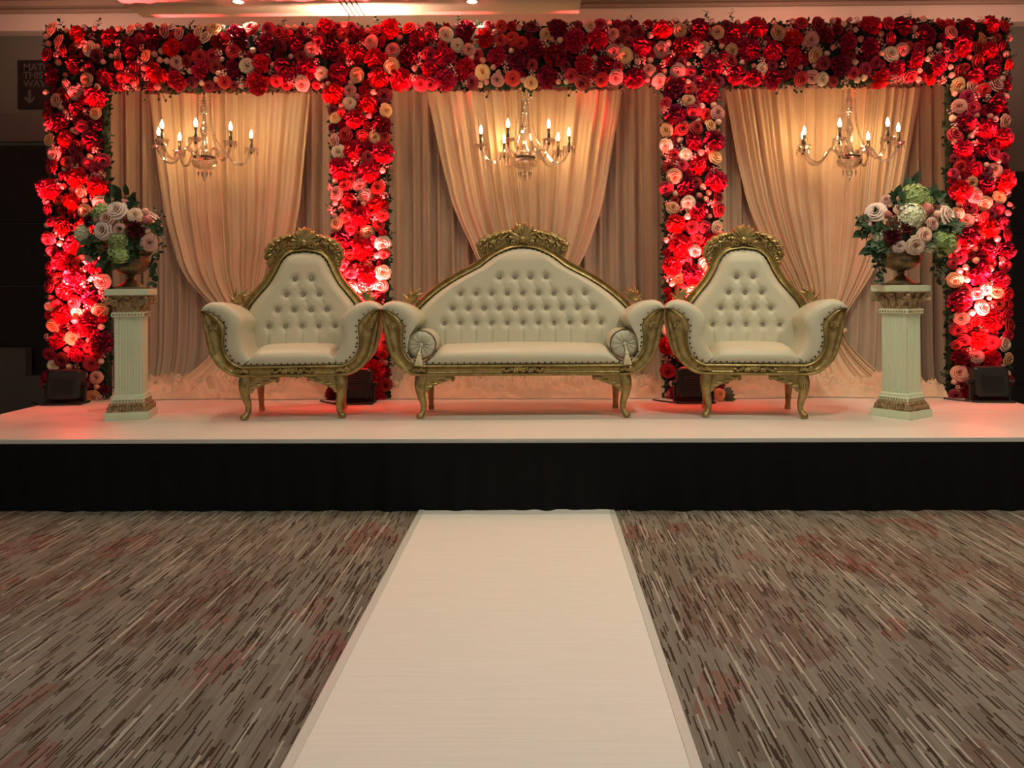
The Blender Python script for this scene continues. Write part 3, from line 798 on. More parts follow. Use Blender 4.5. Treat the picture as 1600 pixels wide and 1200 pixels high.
# ================================================================== CHANDELIERS
def chandelier(x, y, ztop, ph, label, angles=None):
    t = thing('crystal_chandelier', label, 'chandelier', (x, y, ztop - 0.80), 0, 'crystal chandeliers above the stage')
    # hanging rod goes up to the flower beam; local z 0 = lowest drop
    mb = MB(); mb.tube([(0, 0, .80), (0, 0, 1.02)], .006, 6); mb.build('hanging_rod', M['chrome'], t)
    mb = MB(); mb.lathe([(0.002, .80), (.055, .785), (.062, .775), (.03, .765), (.012, .76)], 16); mb.build('top_canopy', M['glass'], t)
    mb = MB()
    prof = [(.010, .76), (.012, .70), (.022, .68), (.030, .60), (.022, .56), (.012, .55), (.014, .50), (.028, .47), (.034, .43), (.020, .38), (.012, .36), (.016, .30), (.03, .27), (.036, .24), (.02, .215)]
    mb.lathe(prof, 14, mod=lambda u, z: 1 + .06 * math.cos(2 * PI * 7 * u)); mb.build('stem', M['glass'], t)
    mb = MB(); mb.lathe([(.085, .218), (.09, .210), (.085, .200), (.02, .200)], 20); mb.build('arm_plate', M['chrome'], t)
    mb = MB(); mb.lathe([(.085, .198), (.10, .175), (.085, .135), (.05, .110), (.02, .100), (.0, .098)], 20, mod=lambda u, z: 1 + .05 * math.cos(2 * PI * 10 * u)); mb.build('bowl', M['glass'], t)
    mb = MB(); mb.lathe([(0, .100), (.012, .09), (.02, .06), (.012, .03), (.0, .0)], 8); mb.build('bottom_drop', M['glass'], t)
    # bead strings from canopy to arms ring
    mb = MB()
    for k in range(6):
        a = 2 * PI * k / 6 + ph
        for q in range(26):
            s = q / 25; rr = .055 + .10 * s ** 3 * 1.0; zz = .77 - .50 * s - .05 * math.sin(PI * s)
            mb.ball((rr * math.cos(a), rr * math.sin(a), zz), .0085, 5, 3)
    b = mb.build('bead_strings', M['glass'], t, False); b['kind'] = 'stuff'
    n = 6; RA = .365
    angs = angles or [2 * PI * k / n + ph for k in range(n)]
    pm = MB(); pm.add([(0, 0, 0), (.009, 0, -.02), (0, .009, -.02), (-.009, 0, -.02), (0, -.009, -.02), (0, 0, -.062)], [(0, 1, 2), (0, 2, 3), (0, 3, 4), (0, 4, 1), (5, 2, 1), (5, 3, 2), (5, 4, 3), (5, 1, 4)])
    for k, a in enumerate(angs):
        arm = MB()
        pts = [(.07, .205), (.11, .26), (.155, .27), (.195, .215), (.245, .165), (.305, .175), (.345, .23), (RA, .275)]
        path = [interp(pts, q / 22) for q in range(23)]
        arm.tube([(r * math.cos(a), r * math.sin(a), z) for r, z in path], .0115, 8)
        am = arm.build('arm', M['glass'], t)
        cx, cy = RA * math.cos(a), RA * math.sin(a)
        mb = MB(); mb.lathe([(.0, .272), (.02, .272), (.045, .288), (.056, .302), (.052, .304), (.02, .283), (.0, .282)], 14, (cx, cy, 0), mod=lambda u, z: 1 + .06 * math.cos(2 * PI * 7 * u)); mb.build('drip_pan', M['glass'], am)
        mb = MB(); mb.lathe([(.006, .255), (.011, .265), (.008, .28), (.0125, .285), (.0125, .385), (.010, .39), (.0, .39)], 12, (cx, cy, 0)); mb.build('candle_sleeve', M['chrome'], am)
        mb = MB(); mb.lathe([(.004, .388), (.010, .396), (.0140, .412), (.011, .432), (.005, .448), (.0, .460)], 10, (cx, cy, 0)); mb.build('flame_bulb', M['bulb'], am)
        for q in range(4):
            aa = a + q * PI / 2 + .4
            mesh = bpy.data.meshes.get('crystal_prism') or pm.mesh('crystal_prism', M['glass'], False)
            link('crystal_drop', mesh, am, (cx + .05 * math.cos(aa), cy + .05 * math.sin(aa), .298))
    mesh = bpy.data.meshes.get('crystal_prism')
    for k in range(8):
        aa = 2 * PI * k / 8; link('crystal_drop', mesh, t, (.05 * math.cos(aa), .05 * math.sin(aa), .105))
def ang(dx, dy): return math.atan2(dy, dx)
chandelier(-2.750, 6.56, 2.985, 0, 'crystal chandelier with lit candle bulbs over the left armchair', [R(a) for a in (185, 145, 235, 283, 325, 20)])
chandelier(-0.107, 6.56, 2.965, 0, 'crystal chandelier with lit candle bulbs over the white sofa', [R(a) for a in (195, 250, 302, 5, 40, 120)])
chandelier(2.540, 6.56, 2.955, 0, 'crystal chandelier with lit candle bulbs over the right armchair', [R(a) for a in (180, 150, 238, 298, 342, 45)])

# ================================================================== THRONE FURNITURE
OUT = [(0.592, 0.745), (0.588, 0.70), (0.574, 0.61), (0.552, 0.50), (0.518, 0.41), (0.462, 0.345), (0.40, 0.305), (0.33, 0.292)]
NAIL = [(0.586, 0.742), (0.53, 0.730), (0.476, 0.69), (0.438, 0.632), (0.446, 0.555), (0.437, 0.47), (0.395, 0.405), (0.33, 0.371)]
PADC = [(0.592, 0.752), (0.568, 0.785), (0.515, 0.802), (0.44, 0.787), (0.365, 0.737), (0.320, 0.675), (0.330, 0.59), (0.318, 0.50), (0.27, 0.42)]
PADS = [(0.592, 0.752), (0.568, 0.785), (0.515, 0.802), (0.44, 0.787), (0.365, 0.737), (0.330, 0.675), (0.385, 0.60), (0.420, 0.50), (0.40, 0.40)]

def spiral(c, r0, r1, a0, turns, n, y=0):
    return [(c[0] + lerp(r0, r1, k / n) * math.cos(a0 + turns * 2 * PI * k / n), y, c[1] + lerp(r0, r1, k / n) * math.sin(a0 + turns * 2 * PI * k / n)) for k in range(n + 1)]

def seat_furniture(name, label, cat, loc, rz, dx, contour, buttons, crest, frame_w, seat_w, legx, padc, rowsz, group=None):
    t = thing(name, label, cat, loc, rz, group)
    sh = lambda p: (p[0] + dx, p[1])
    # ---- front gold frame: arm fronts and rail in one moulded sweep
    NT = 40; pairs = []
    for k in range(NT + 1):
        pairs.append((sh(interp(OUT, k / NT)), sh(interp(NAIL, k / NT))))
    xb = 0.33 + dx; nb = 24
    mid = [((xb - 2 * xb * k / nb, .292), (xb - 2 * xb * k / nb, .371)) for k in range(1, nb)]
    pairs = pairs + mid + [((-a[0], a[1]), (-b[0], b[1])) for a, b in reversed(pairs)]
    sec = [(-.0, .06), (-.0, .0), (.05, -.014), (.14, -.018), (.22, -.012), (.28, .002), (.45, .008), (.62, .003), (.74, -.008), (.84, -.018), (.93, -.016), (1.0, -.006), (1.0, .05)]
    mb = MB(); rows = []
    for (o, a) in pairs:
        rows.append([(lerp(o[0], a[0], s), y, lerp(o[1], a[1], s)) for s, y in sec])
    mb.grid(rows, flip=True)
    fr = mb.build('front_frame', M['gold'], t, True, 60)
    # carved ornaments on the frame
    for sx in (-1, 1):
        mb = MB(); cx, cz = sx * (0.512 + dx), 0.632
        for k in range(6):
            a = PI / 6 + k * PI / 3
            mb.ball((cx + .020 * math.cos(a), -.006, cz + .016 * math.sin(a)), (.014, .010, .011), 7, 4)
        mb.ball((cx, -.010, cz), .012, 7, 4)
        mb.build('arm_rosette', M['gold'], fr)
        mb = MB()
        for q in range(5):
            mb.ball((sx * (.30 + dx + .019 * q), -.004, .332 + .006 * (q % 2)), (.017, .012, .015), 7, 4)
        mb.tube(spiral((sx * (.36 + dx), .332), .004, .020, 1, 1.2 * sx, 12, -.004), .006, 5)
        mb.build('rail_scroll', M['gold'], fr)
    mb = MB()
    for sx in (-1, 1):
        for q in range(8):
            mb.ball((sx * (.006 + .018 * q), -.006, .332 + .008 * math.sin(q * 1.9)), (.014, .010, .020 - .0016 * q), 7, 4)
        mb.tube(spiral((sx * .05, .332), .004, .018, 0, 1.2 * sx, 12, -.006), .006, 5)
    mb.build('rail_rosette', M['gold'], fr)
    # ---- arms
    for sx in (-1, 1):
        mb = MB(); rows = []
        NT2 = 36
        for k in range(NT2 + 1):
            tt = k / NT2
            a = sh(interp(NAIL, tt)); b = sh(interp(padc, tt))
            row = [(sx * lerp(a[0], b[0], s), y, lerp(a[1], b[1], s)) for s, y in ((0, .0), (.08, -.010), (.3, -.020), (.6, -.022), (.85, -.010), (.97, .012), (1, .05))]
            row += [(sx * b[0], y, b[1] - .03 * (y / .5) ** 2 * (1 if b[1] > .6 else 0)) for y in (.12, .22, .34, .46, .52)]
            rows.append(row)
        mb.grid(rows, flip=(sx > 0)); mb.build('arm_pad', M['leather'], t, True, 180)
        mb = MB(); rows = []
        for k in range(25):
            o = sh(interp(OUT, k / 24)); rows.append([(sx * o[0], y, o[1]) for y in (.03, .2, .38, .50)])
        mb.grid(rows, flip=(sx > 0)); mb.build('arm_shell', M['leather'], t, True, 180)
    # ---- seat
    mb = MB(); rows = []
    prof = [(-.004, .372), (-.020, .388), (-.024, .415), (-.014, .440), (.012, .458), (.06, .470), (.16, .478), (.28, .480), (.44, .474)]
    wtot = seat_w + .06
    for (y, z) in prof:
        row = []
        for i in range(61):
            x = -wtot + 2 * wtot * i / 60
            e = min(1, max(0, (wtot - abs(x)) / .13)); e = e * e * (3 - 2 * e)
            crown = .022 * (1 - (x / wtot) ** 2) * min(1, max(0, (y + .02) / .10))
            row.append((x, y + .015 * (1 - e), lerp(.372 + .08 * (z - .372), z + crown, e)))
        rows.append(row)
    mb.grid(rows); mb.build('seat', M['leather'], t, True, 180)
    mb = MB(); mb.box((0, .27, .335), (2 * (.33 + dx), .44, .07), .01); mb.build('seat_rail', M['gold'], t, smooth=False)
    # ---- back
    yb = lambda z: .44 + .16 * (z - .45)
    C = [interp(contour, k / 70) for k in range(71)]      # from lower side up to top centre, (hx, z)
    ztop = C[-1][1]
    segs = []
    for r_ in range(len(rowsz) - 1):
        for (bx, bz) in buttons[r_]:
            for (cx2, cz2) in buttons[r_ + 1]:
                if abs(bx - cx2) < .075: segs.append((bx, bz, cx2, cz2))
    allb = [b for rw in buttons for b in rw]
    low = buttons[-1]; zlow = rowsz[-1]
    def depth(x, z):
        d = 0.0
        for bx, bz in allb:
            q = (x - bx) ** 2 + (z - bz) ** 2
            if q < .01: d = max(d, .030 * math.exp(-q / .0008))
        for x0, z0, x1, z1 in segs:
            if min(x0, x1) - .02 < x < max(x0, x1) + .02 and min(z0, z1) < z < max(z0, z1):
                f = (z - z0) / (z1 - z0); e = abs(x - lerp(x0, x1, f))
                d = max(d, .0055 * math.exp(-(e / .012) ** 2))
        if z < zlow:
            for bx, bz in low:
                d = max(d, .012 * math.exp(-((x - bx) / .007) ** 2))
        return d
    mb = MB(); rows = []
    NU = int(max(c[0] for c in C) * 2 / .0085)
    for k, (hx, z) in enumerate(C):
        row = []
        for i in range(NU + 1):
            u = -1 + 2 * i / NU; x = u * hx
            rl = math.sqrt(1 - (1 - min(1, max(0, (ztop - z) / .11))) ** 2)
            side = math.sqrt(1 - (1 - min(1, hx * (1 - abs(u)) / .085)) ** 2)
            row.append((x, yb(z) - .085 * rl * side + depth(x, z) * rl * side - .004, z))
        rows.append(row)
    mb.grid(rows); mb.build('backrest', M['leather'], t, True, 180)
    for bx, bz in allb:
        me = bpy.data.meshes.get('tuft_button')
        if not me:
            q = MB(); q.lathe([(.0155, .004), (.0155, -.003), (.011, -.009), (.005, -.011), (0, -.0115)], 8); q.v = [(v[0], v[2], v[1]) for v in q.v]
            me = q.mesh('tuft_button', M['crystal'], False)
        link('button', me, t, (bx, yb(bz) - .066, bz))
    # gold back frame
    full = [(hx, z) for hx, z in C] + [(-hx, z) for hx, z in reversed(C[:-1])]
    n = len(full); mb = MB(); rows = []; rows_b = []
    sec2 = [(0, .0), (0, -.040), (.12, -.052), (.28, -.050), (.42, -.036), (.58, -.032), (.72, -.040), (.86, -.046), (.97, -.036), (1, -.015), (1, .03), (.5, .045), (0, .03)]
    outer = []
    for k in range(n):
        a = Vector(full[max(k - 1, 0)]); b = Vector(full[min(k + 1, n - 1)]); tn = (b - a).normalized(); nrm = Vector((tn.y, -tn.x))
        p = Vector(full[k]); wd = frame_w
        rows.append([(p.x + nrm.x * o * wd, yb(p.y) + y, p.y + nrm.y * o * wd) for o, y in sec2])
        outer.append((p.x + nrm.x * wd, p.y + nrm.y * wd))
    mb.grid(rows, flip=True); bf = mb.build('back_frame', M['gold'], t, True, 60)
    # leather back skin
    mb = MB(); rows = [[(u * hx, yb(z) + .03, z) for u in (-1, -.5, 0, .5, 1)] for hx, z in C]
    mb.grid(rows, flip=True); mb.build('back_skin', M['leather'], t, True, 180)
    # crest: shell, acanthus arches, shoulder scrolls
    hw, zs, ztip, arch = crest
    yc = yb(zs) - .02
    mb = MB(); cz = ztop + frame_w + .012
    Rl = ztip - cz
    for k in range(9):
        a = R(-84 + 21 * k); l = Rl * (1 - .10 * abs(k - 4) / 4)
        pth = [(0, yc - .012, cz - .02), (math.sin(a) * l * .4, yc - .028, cz + math.cos(a) * l * .4), (math.sin(a) * l * .8, yc - .020, cz + math.cos(a) * l * .8), (math.sin(a) * l, yc - .002, cz + math.cos(a) * l)]
        mb.tube(pth, [.012, .015, .017, .005], 7)
    mb.ball((0, yc - .03, cz - .005), (.026, .020, .024), 10, 6)
    mb.ball((0, yc, cz + Rl * .35), (Rl * .62, .020, Rl * .55), 14, 8)
    for sx in (-1, 1):
        mb.tube(spiral((sx * .055, cz - .03), .004, .030, PI / 2, -1.4 * sx, 16, yc - .022), [.008] * 17, 6)
    mb.build('crest_shell', M['gold'], bf)
    for sx in (-1, 1):
        mb = MB()
        NA = 64
        path = [interp(arch, k / NA) for k in range(NA + 1)]; rows = []
        for k in range(NA + 1):
            p = Vector(path[k]); d = (Vector(path[min(k + 1, NA)]) - Vector(path[max(k - 1, 0)])).normalized(); nr = Vector((-d.y, d.x))
            if nr.y < 0: nr = -nr
            wo = (.026 + .016 * math.sin(PI * k / NA)) * (.72 + .28 * abs(math.sin(k / NA * PI * 6)))
            wi = (.030 + .034 * math.sin(PI * min(1, k / NA * .9 + .1))) * (.50 + .50 * abs(math.sin(k / NA * PI * 4.5 + .6)))
            if k in (0, NA): wo *= .4; wi *= .4
            rows.append([(sx * (p.x + nr.x * o), yc + y, p.y + nr.y * o) for o, y in ((-wi, .012), (-wi, -.004), (-wi * .6, -.020), (0, -.012), (wo * .3, -.026), (wo * .75, -.022), (wo, -.006), (wo, .012))])
        mb.grid(rows, cu=True, flip=(sx > 0))
        for k in range(6, NA, 10):
            p = Vector(path[k]); mb.tube([(sx * p.x, yc - .018, p.y - .005), (sx * (p.x - .012), yc - .030, p.y + .014), (sx * (p.x - .03), yc - .022, p.y + .024)], [.012, .012, .004], 6)
        # pierced carved plate between the leaf and the frame
        for yy, fl in ((-.010, False), (.012, True)):
            vs = []; fs = []
            for k in range(NA + 1):
                p = Vector(path[k]); q = min((Vector((abs(a), b)) for a, b in outer), key=lambda o: (o - p).length)
                for m_ in range(4):
                    c_ = p.lerp(q, m_ / 3); vs.append((sx * c_.x, yc + yy - (.008 * math.sin(k * 1.1 + m_ * 2) if yy < 0 else 0), c_.y))
            for k in range(NA):
                for m_ in range(3):
                    if m_ == 1 and k % 16 in (5, 6, 7, 8): continue
                    f_ = (k * 4 + m_, k * 4 + m_ + 1, k * 4 + m_ + 5, k * 4 + m_ + 4); fs.append(f_[::-1] if fl else f_)
            mb.add(vs, fs)
        for k in (4, 22, 44):
            p = Vector(path[k]); mb.tube([(sx * p.x, yc - .006, p.y - .01), (sx * (p.x * .93), yc - .006, p.y - .075)], [.012, .012], 6)
        mb.tube(spiral((sx * (hw - .012), zs), .005, .030, 0, 1.5 * sx, 20, yc - .018), [.010 - .0002 * k for k in range(21)], 7)
        mb.ball((sx * (hw - .012), yc - .02, zs), .012, 7, 5)
        mb.build('crest_leaf', M['gold'], bf)
        # lower leaf ornament where the frame meets the arm
        mb = MB(); ex, ez = contour[3][0] + frame_w * .9, contour[3][1] + .035
        yo = yb(ez) - .03
        mb.tube(spiral((sx * (ex + .035), ez + .02), .006, .036, PI * .2, 1.4 * sx, 18, yo), [.011] * 19, 7)
        for k in range(7):
            a = R(-20 + 24 * k); l = .075 + .018 * (k % 2)
            c0 = Vector((ex + .02, ez + .005))
            p1 = c0 + Vector((math.cos(a) * l * .55, math.sin(a) * l * .55)); p2 = c0 + Vector((math.cos(a + .35) * l, math.sin(a + .35) * l))
            mb.tube([(sx * c0.x, yo, c0.y), (sx * p1.x, yo - .012, p1.y), (sx * p2.x, yo, p2.y)], [.014, .013, .004], 6)
        mb.build('frame_leaf', M['gold'], bf)
    # ---- nails
    mb = MB()
    poly = [sh(interp(NAIL, k / 80)) for k in range(4, 81)] + [(xb - 2 * xb * k / 200, .371) for k in range(1, 200)]
    poly = poly + [(-sh(interp(NAIL, k / 80))[0], interp(NAIL, k / 80)[1]) for k in range(80, 3, -1)]
    acc = 0.03
    for p, q in zip(poly, poly[1:]):
        acc += math.dist(p, q)
        if acc >= .0375:
            acc = 0
            off = .013
            mb.ball((q[0] - (math.copysign(off, q[0]) if q[1] > .40 else 0), -.016, q[1] + (off if q[1] <= .48 or q[1] > .69 else 0)), (.0066, .006, .0066), 6, 4)
    acc = 0
    for p, q in zip(full, full[1:]):
        acc += math.dist(p, q)
        if acc > .034 and q[1] > ztop - .10:
            acc = 0; mb.ball((q[0] * .985, yb(q[1]) - .05, q[1] - .006), .0055, 6, 4)
    nl = mb.build('nail_trim', M['nail'], t); nl['kind'] = 'stuff'
    # ---- legs
    for sx in (-1, 1):
        mb = MB()
        P = [(0, .30, .046), (.010, .265, .044), (.016, .22, .038), (.010, .16, .029), (-.004, .10, .022), (-.004, .055, .0185), (.008, .032, .021), (.018, .018, .026), (.019, .006, .022)]
        pth = [interp([(o, z, r) for o, z, r in P], k / 20) for k in range(21)]
        mb.tube([(sx * (legx + o), .050 - o * .9, z) for o, z, r in pth], [r for o, z, r in pth], 10)
        lg = mb.build('leg', M['gold'], t)
        mb = MB()
        for k in range(3): mb.tube([(sx * (legx + .012 + .012 * (k - 1)), .012, .27), (sx * (legx + .014 + .016 * (k - 1)), .000, .225), (sx * (legx + .010), .022, .17)], [.006, .010, .003], 6)
        mb.build('knee_leaf', M['gold'], lg)
        mb = MB(); L = .215
        top = [(legx + .045, .300), (legx - L, .300)]
        cur = [(legx - L, .284), (legx - L + .03, .262), (legx - .14, .244), (legx - .085, .226), (legx - .050, .208), (legx - .03, .18), (legx + .02, .17)]
        mb.prism([(sx * x, z) for x, z in (top + cur)][::sx], .022, .055)
        for k in range(5):
            x, z = cur[k][0] + .01, cur[k][1] + .014
            mb.ball((sx * x, .020, z), (.026, .010, .011), 7, 4)
        mb.tube(spiral((sx * (legx - L + .012), .276), .003, .018, 0, 1.3 * sx, 12, .020), .006, 5)
        mb.build('apron_bracket', M['gold'], t, True, 35)
        mb = MB()
        P = [(0, .31, .034), (.0, .24, .032), (.012, .17, .026), (.03, .10, .021), (.04, .05, .019), (.052, .022, .022), (.053, .006, .022)]
        pth = [interp(P, k / 14) for k in range(15)]
        mb.tube([(sx * (legx - .015), .37 + o, z) for o, z, r in pth], [r for o, z, r in pth], 9)
        mb.build('leg', M['gold'], t)
    return t

def brow(zs, counts, pitch): return [[((i - (n - 1) / 2) * pitch, z) for i in range(n)] for z, n in zip(zs, counts)]
cc = [(.41, .45), (.415, .60), (.40, .70), (.375, .765), (.318, .84), (.255, .917), (.207, 1.0), (.180, 1.06), (.150, 1.11), (.10, 1.15), (0.0, 1.166)]
rz_ = [.958, .845, .732, .615]
crest_c = (.256, 1.085, 1.348, [(.268, 1.10), (.255, 1.165), (.215, 1.215), (.155, 1.250), (.085, 1.268)])
seat_furniture('throne_armchair', 'cream tufted armchair with carved gold frame, between the left pedestal and the sofa', 'armchair', (-1.668, 5.39, SZ), R(7.0), 0.0,
               cc, brow(rz_, (2, 3, 4, 5), .117), crest_c, .056, .29, .307, PADC, rz_, 'carved gold and cream throne seats')
seat_furniture('throne_armchair', 'cream tufted armchair with carved gold frame, between the sofa and the right pedestal', 'armchair', (1.452, 5.39, SZ), R(-6.0), 0.0,
               cc, brow(rz_, (2, 3, 4, 5), .117), crest_c, .056, .29, .307, PADC, rz_, 'carved gold and cream throne seats')
sc_ = [(.80, .45), (.795, .60), (.775, .70), (.73, .765), (.62, .862), (.487, .950), (.328, 1.035), (.235, 1.105), (.168, 1.143), (.09, 1.175), (0.0, 1.188)]
rs_ = [.965, .845, .738, .633]
crest_s = (.318, 1.180, 1.378, [(.335, 1.185), (.295, 1.222), (.23, 1.255), (.15, 1.280), (.075, 1.298)])
SOFA = (-0.106, 5.41, SZ); SRZ = R(1.2)
sofa = seat_furniture('throne_sofa', 'wide cream tufted sofa with carved gold frame in the middle of the stage', 'sofa', SOFA, SRZ, .368,
               sc_, brow(rs_, (4, 9, 10, 11), .1135), crest_s, .050, .62, .685, PADS, rs_, 'carved gold and cream throne seats')

def bolster(side, label):
    c = Matrix.Rotation(SRZ, 4, 'Z') @ Vector((side * .690, .015, .505))
    t = thing('bolster_cushion', label, 'bolster', (SOFA[0] + c.x, SOFA[1] + c.y, SOFA[2] + c.z), SRZ, 'round bolsters on the sofa')
    mb = MB(); seg = 36; r = .097
    rows = []
    for (rr, y, ple) in ((.010, .004, 0), (.03, -.006, .010), (.055, -.010, .009), (.075, -.006, .006), (r, .006, 0), (r, .03, 0), (r * 1.01, .12, 0), (r * 1.01, .22, 0), (r, .31, 0), (.07, .335, 0), (.01, .33, 0)):
        rows.append([(rr * math.cos(2 * PI * k / seg), y + ple * math.cos(2 * PI * k * 12 / seg), rr * math.sin(2 * PI * k / seg)) for k in range(seg)])
    mb.grid(rows, cu=True, flip=True); mb.build('cushion_body', M['leather'], t, True, 180)
    mb = MB(); mb.tube([(r * 1.0 * math.cos(a), .006, r * 1.0 * math.sin(a)) for a in [2 * PI * k / 32 for k in range(33)]], .005, 6, False); mb.build('piping', M['bronze'], t)
    mb = MB(); mb.ball((0, -.012, 0), (.014, .010, .014), 10, 6); mb.build('button', M['leather'], t)
    tz = MB()
    tz.tube([(0, -.016, 0), (side * .004, -.022, -.03), (side * .008, -.045, -.055)], .004, 6)
    tz.ball((side * .008, -.052, -.062), (.013, .012, .014), 8, 6)
    for k in range(16):
        a = 2 * PI * k / 16
        tz.tube([(side * .008 + .008 * math.cos(a), -.052 + .006 * math.sin(a), -.068), (side * .010 + .018 * math.cos(a), -.054 + .012 * math.sin(a), -.10), (side * .012 + .026 * math.cos(a), -.054 + .014 * math.sin(a), -.138)], [.004, .004, .003], 4)
    tz.build('tassel', M['tassel'], t)
bolster(-1, 'cream bolster cushion with tassel against the left arm of the sofa')
bolster(1, 'cream bolster cushion with tassel against the right arm of the sofa')

# ================================================================== PEDESTALS, URNS, ARRANGEMENTS
def ring_sq(side, z, ch=0.0):
    h = side / 2
    if ch <= 0: return [(-h, -h, z), (h, -h, z), (h, h, z), (-h, h, z)]
    return [(-h + ch, -h, z), (h - ch, -h, z), (h, -h + ch, z), (h, h - ch, z), (h - ch, h, z), (-h + ch, h, z), (-h, h - ch, z), (-h, -h + ch, z)]
def sq_loft(mb, lst, ch=0.003):
    rows = [ring_sq(s, z, ch) for s, z in lst]; n = len(rows[0]); o = len(mb.v)
    mb.grid(rows, cu=True); mb.f.append(tuple(o + k for k in range(n))[::-1]); mb.f.append(tuple(o + (len(rows) - 1) * n + k for k in range(n)))
def pedestal(x, y, rz, label):
    t = thing('fluted_pedestal', label, 'pedestal', (x, y, SZ), rz, 'ivory and gold pedestals'); t.scale = (.93, .93, 1)
    mb = MB(); sq_loft(mb, [(.300, 0), (.300, .050), (.296, .054)]); mb.build('plinth', M['ped'], t, True, 30)
    mb = MB(); sq_loft(mb, [(.282, .054), (.272, .070), (.245, .100), (.226, .116)]); fz = mb.build('gold_frieze', M['gold_cap'], t, True, 30)
    for f in range(4):
        mb = MB(); c, s = math.cos(f * PI / 2), math.sin(f * PI / 2)
        for k in range(11):
            u = -.108 + .216 * k / 10
            mb.ball((u * c + .134 * s, u * s - .134 * c, .076), (.0135, .0135, .015), 6, 4)
            mb.ball((u * .88 * c + .124 * s, u * .88 * s - .124 * c, .098), (.0125, .0125, .012), 6, 4)
        mb.build('scroll_relief', M['gold_cap'], fz)
    mb = MB(); sq_loft(mb, [(.226, .116), (.226, .140), (.214, .146), (.214, .156), (.200, .168)]); mb.build('base_moulding', M['ped'], t, True, 30)
    mb = MB(); row = []
    h = .0935; nf = 8
    for f in range(4):
        c, s = math.cos(f * PI / 2), math.sin(f * PI / 2)
        pts = [(-h, -h)]
        e = .016; wv = (2 * h - 2 * e) / nf
        for k in range(nf):
            a = -h + e + wv * k
            for q, dp in ((.14, 0), (.26, .0035), (.5, .0055), (.74, .0035), (.86, 0)): pts.append((a + wv * q, -h + dp))
        row += [(px * c - py * s, px * s + py * c) for px, py in pts]
    rows = [[(px * .98, py * .98, .166) for px, py in row], [(px, py, .176) for px, py in row], [(px, py, .665) for px, py in row], [(px * .985, py * .985, .672) for px, py in row], [(px * 1.03, py * 1.03, .69) for px, py in row], [(px * 1.06, py * 1.06, .70) for px, py in row]]
    mb.grid(rows, cu=True); mb.build('shaft', M['ped'], t, True, 25)
    mb = MB(); sq_loft(mb, [(.212, .698), (.224, .704), (.224, .728), (.206, .734)]); nk = mb.build('neck_band', M['ped'], t, True, 30)
    for (zz, hh, pa, nm) in ((.716, .1125, nk, 'bead_row'), (.128, .1135, None, 'bead_row')):
        mb = MB()
        for f in range(4):
            c, s = math.cos(f * PI / 2), math.sin(f * PI / 2)
            for k in range(10):
                u = -.095 + .19 * k / 9; yy = -hh
                mb.ball((u * c - yy * s, u * s + yy * c, zz), (.0062, .0062, .007), 6, 4)
        mb.build(nm, M['gold_cap'], pa or t)
    mb = MB(); sq_loft(mb, [(.190, .734), (.186, .76), (.196, .80), (.226, .835), (.250, .846)], .02); cp = mb.build('capital', M['gold_cap'], t, True, 40)
    mb = MB()
    for f in range(4):
        c, s = math.cos(f * PI / 2), math.sin(f * PI / 2)
        def tr(u, yy, z): return (u * c - yy * s, u * s + yy * c, z)
        for (u, z, l) in ((-.06, .745, .055), (0, .745, .075), (.06, .745, .055)):
            for q in (-1, 0, 1):
                mb.tube([tr(u + q * .008, -.092, z), tr(u + q * .014, -.104, z + l * .6), tr(u + q * .018, -.122, z + l)], [.009, .011, .005], 6)
        mb.ball(tr(0, -.118, .832), (.022, .022, .014), 8, 5)
        # corner volute
        d = (1 / math.sqrt(2))
        pc = [spiral((0.178, .816), .004, .028, -PI / 2, 1.3, 16)][0]
        a = f * PI / 2 + PI / 4
        mb.tube([(px * math.cos(a), px * math.sin(a), pz) for px, _, pz in pc], [.012] * 17, 7)
        mb.tube([(.10 * math.cos(a), .10 * math.sin(a), .745), (.125 * math.cos(a), .125 * math.sin(a), .79), (.176 * math.cos(a), .176 * math.sin(a), .840)], [.014, .013, .012], 7)
        for sgn in (-1, 1):
            mb.tube([tr(spx, -.112, spz) for spx, _, spz in spiral((sgn * .088, .80), .004, .022, 0, 1.3 * sgn, 14)], .008, 6)
    mb.build('acanthus', M['gold_cap'], cp)
    mb = MB(); sq_loft(mb, [(.262, .846), (.296, .852), (.296, .888), (.290, .892)]); mb.build('abacus', M['ped'], t, True, 30)
PL = (-2.835, 5.53); PR = (2.470, 5.49)
pedestal(*PL, R(13.5), 'ivory fluted pedestal with gold capital to the left of the left armchair')
pedestal(*PR, R(35.5), 'ivory fluted pedestal with gold capital to the right of the right armchair')
PZ = SZ + .892
def urn(x, y, rz, label):
    t = thing('bronze_urn', label, 'urn', (x, y, PZ), rz, 'bronze urns on the pedestals')
    mb = MB(); sq_loft(mb, [(.190, 0), (.190, .014), (.180, .018)], .012); mb.build('foot', M['bronze'], t, True, 30)
    mb = MB(); mb.lathe([(.088, .018), (.080, .026), (.050, .045), (.026, .066), (.020, .080), (.028, .086), (.028, .092), (.020, .097)], 28); mb.build('stem', M['bronze'], t, True, 60)
    mb = MB()
    mb.lathe([(.020, .096), (.050, .104), (.088, .124), (.112, .150), (.122, .180), (.118, .202)], 96, mod=lambda u, z: 1 + .035 * abs(math.sin(2 * PI * u * 10)) * (1 if .1 < z < .2 else .3))
    mb.build('bowl', M['bronze'], t, True, 180)
    mb = MB(); mb.lathe([(.112, .200), (.108, .212), (.116, .232), (.132, .250), (.136, .256), (.130, .260), (.104, .236), (.095, .20), (0.0, .19)], 40); mb.build('rim', M['bronze'], t, True, 60)
urn(*PL, R(13.5), 'bronze gadrooned urn on the left pedestal')
urn(*PR, R(35.5), 'bronze gadrooned urn on the right pedestal')

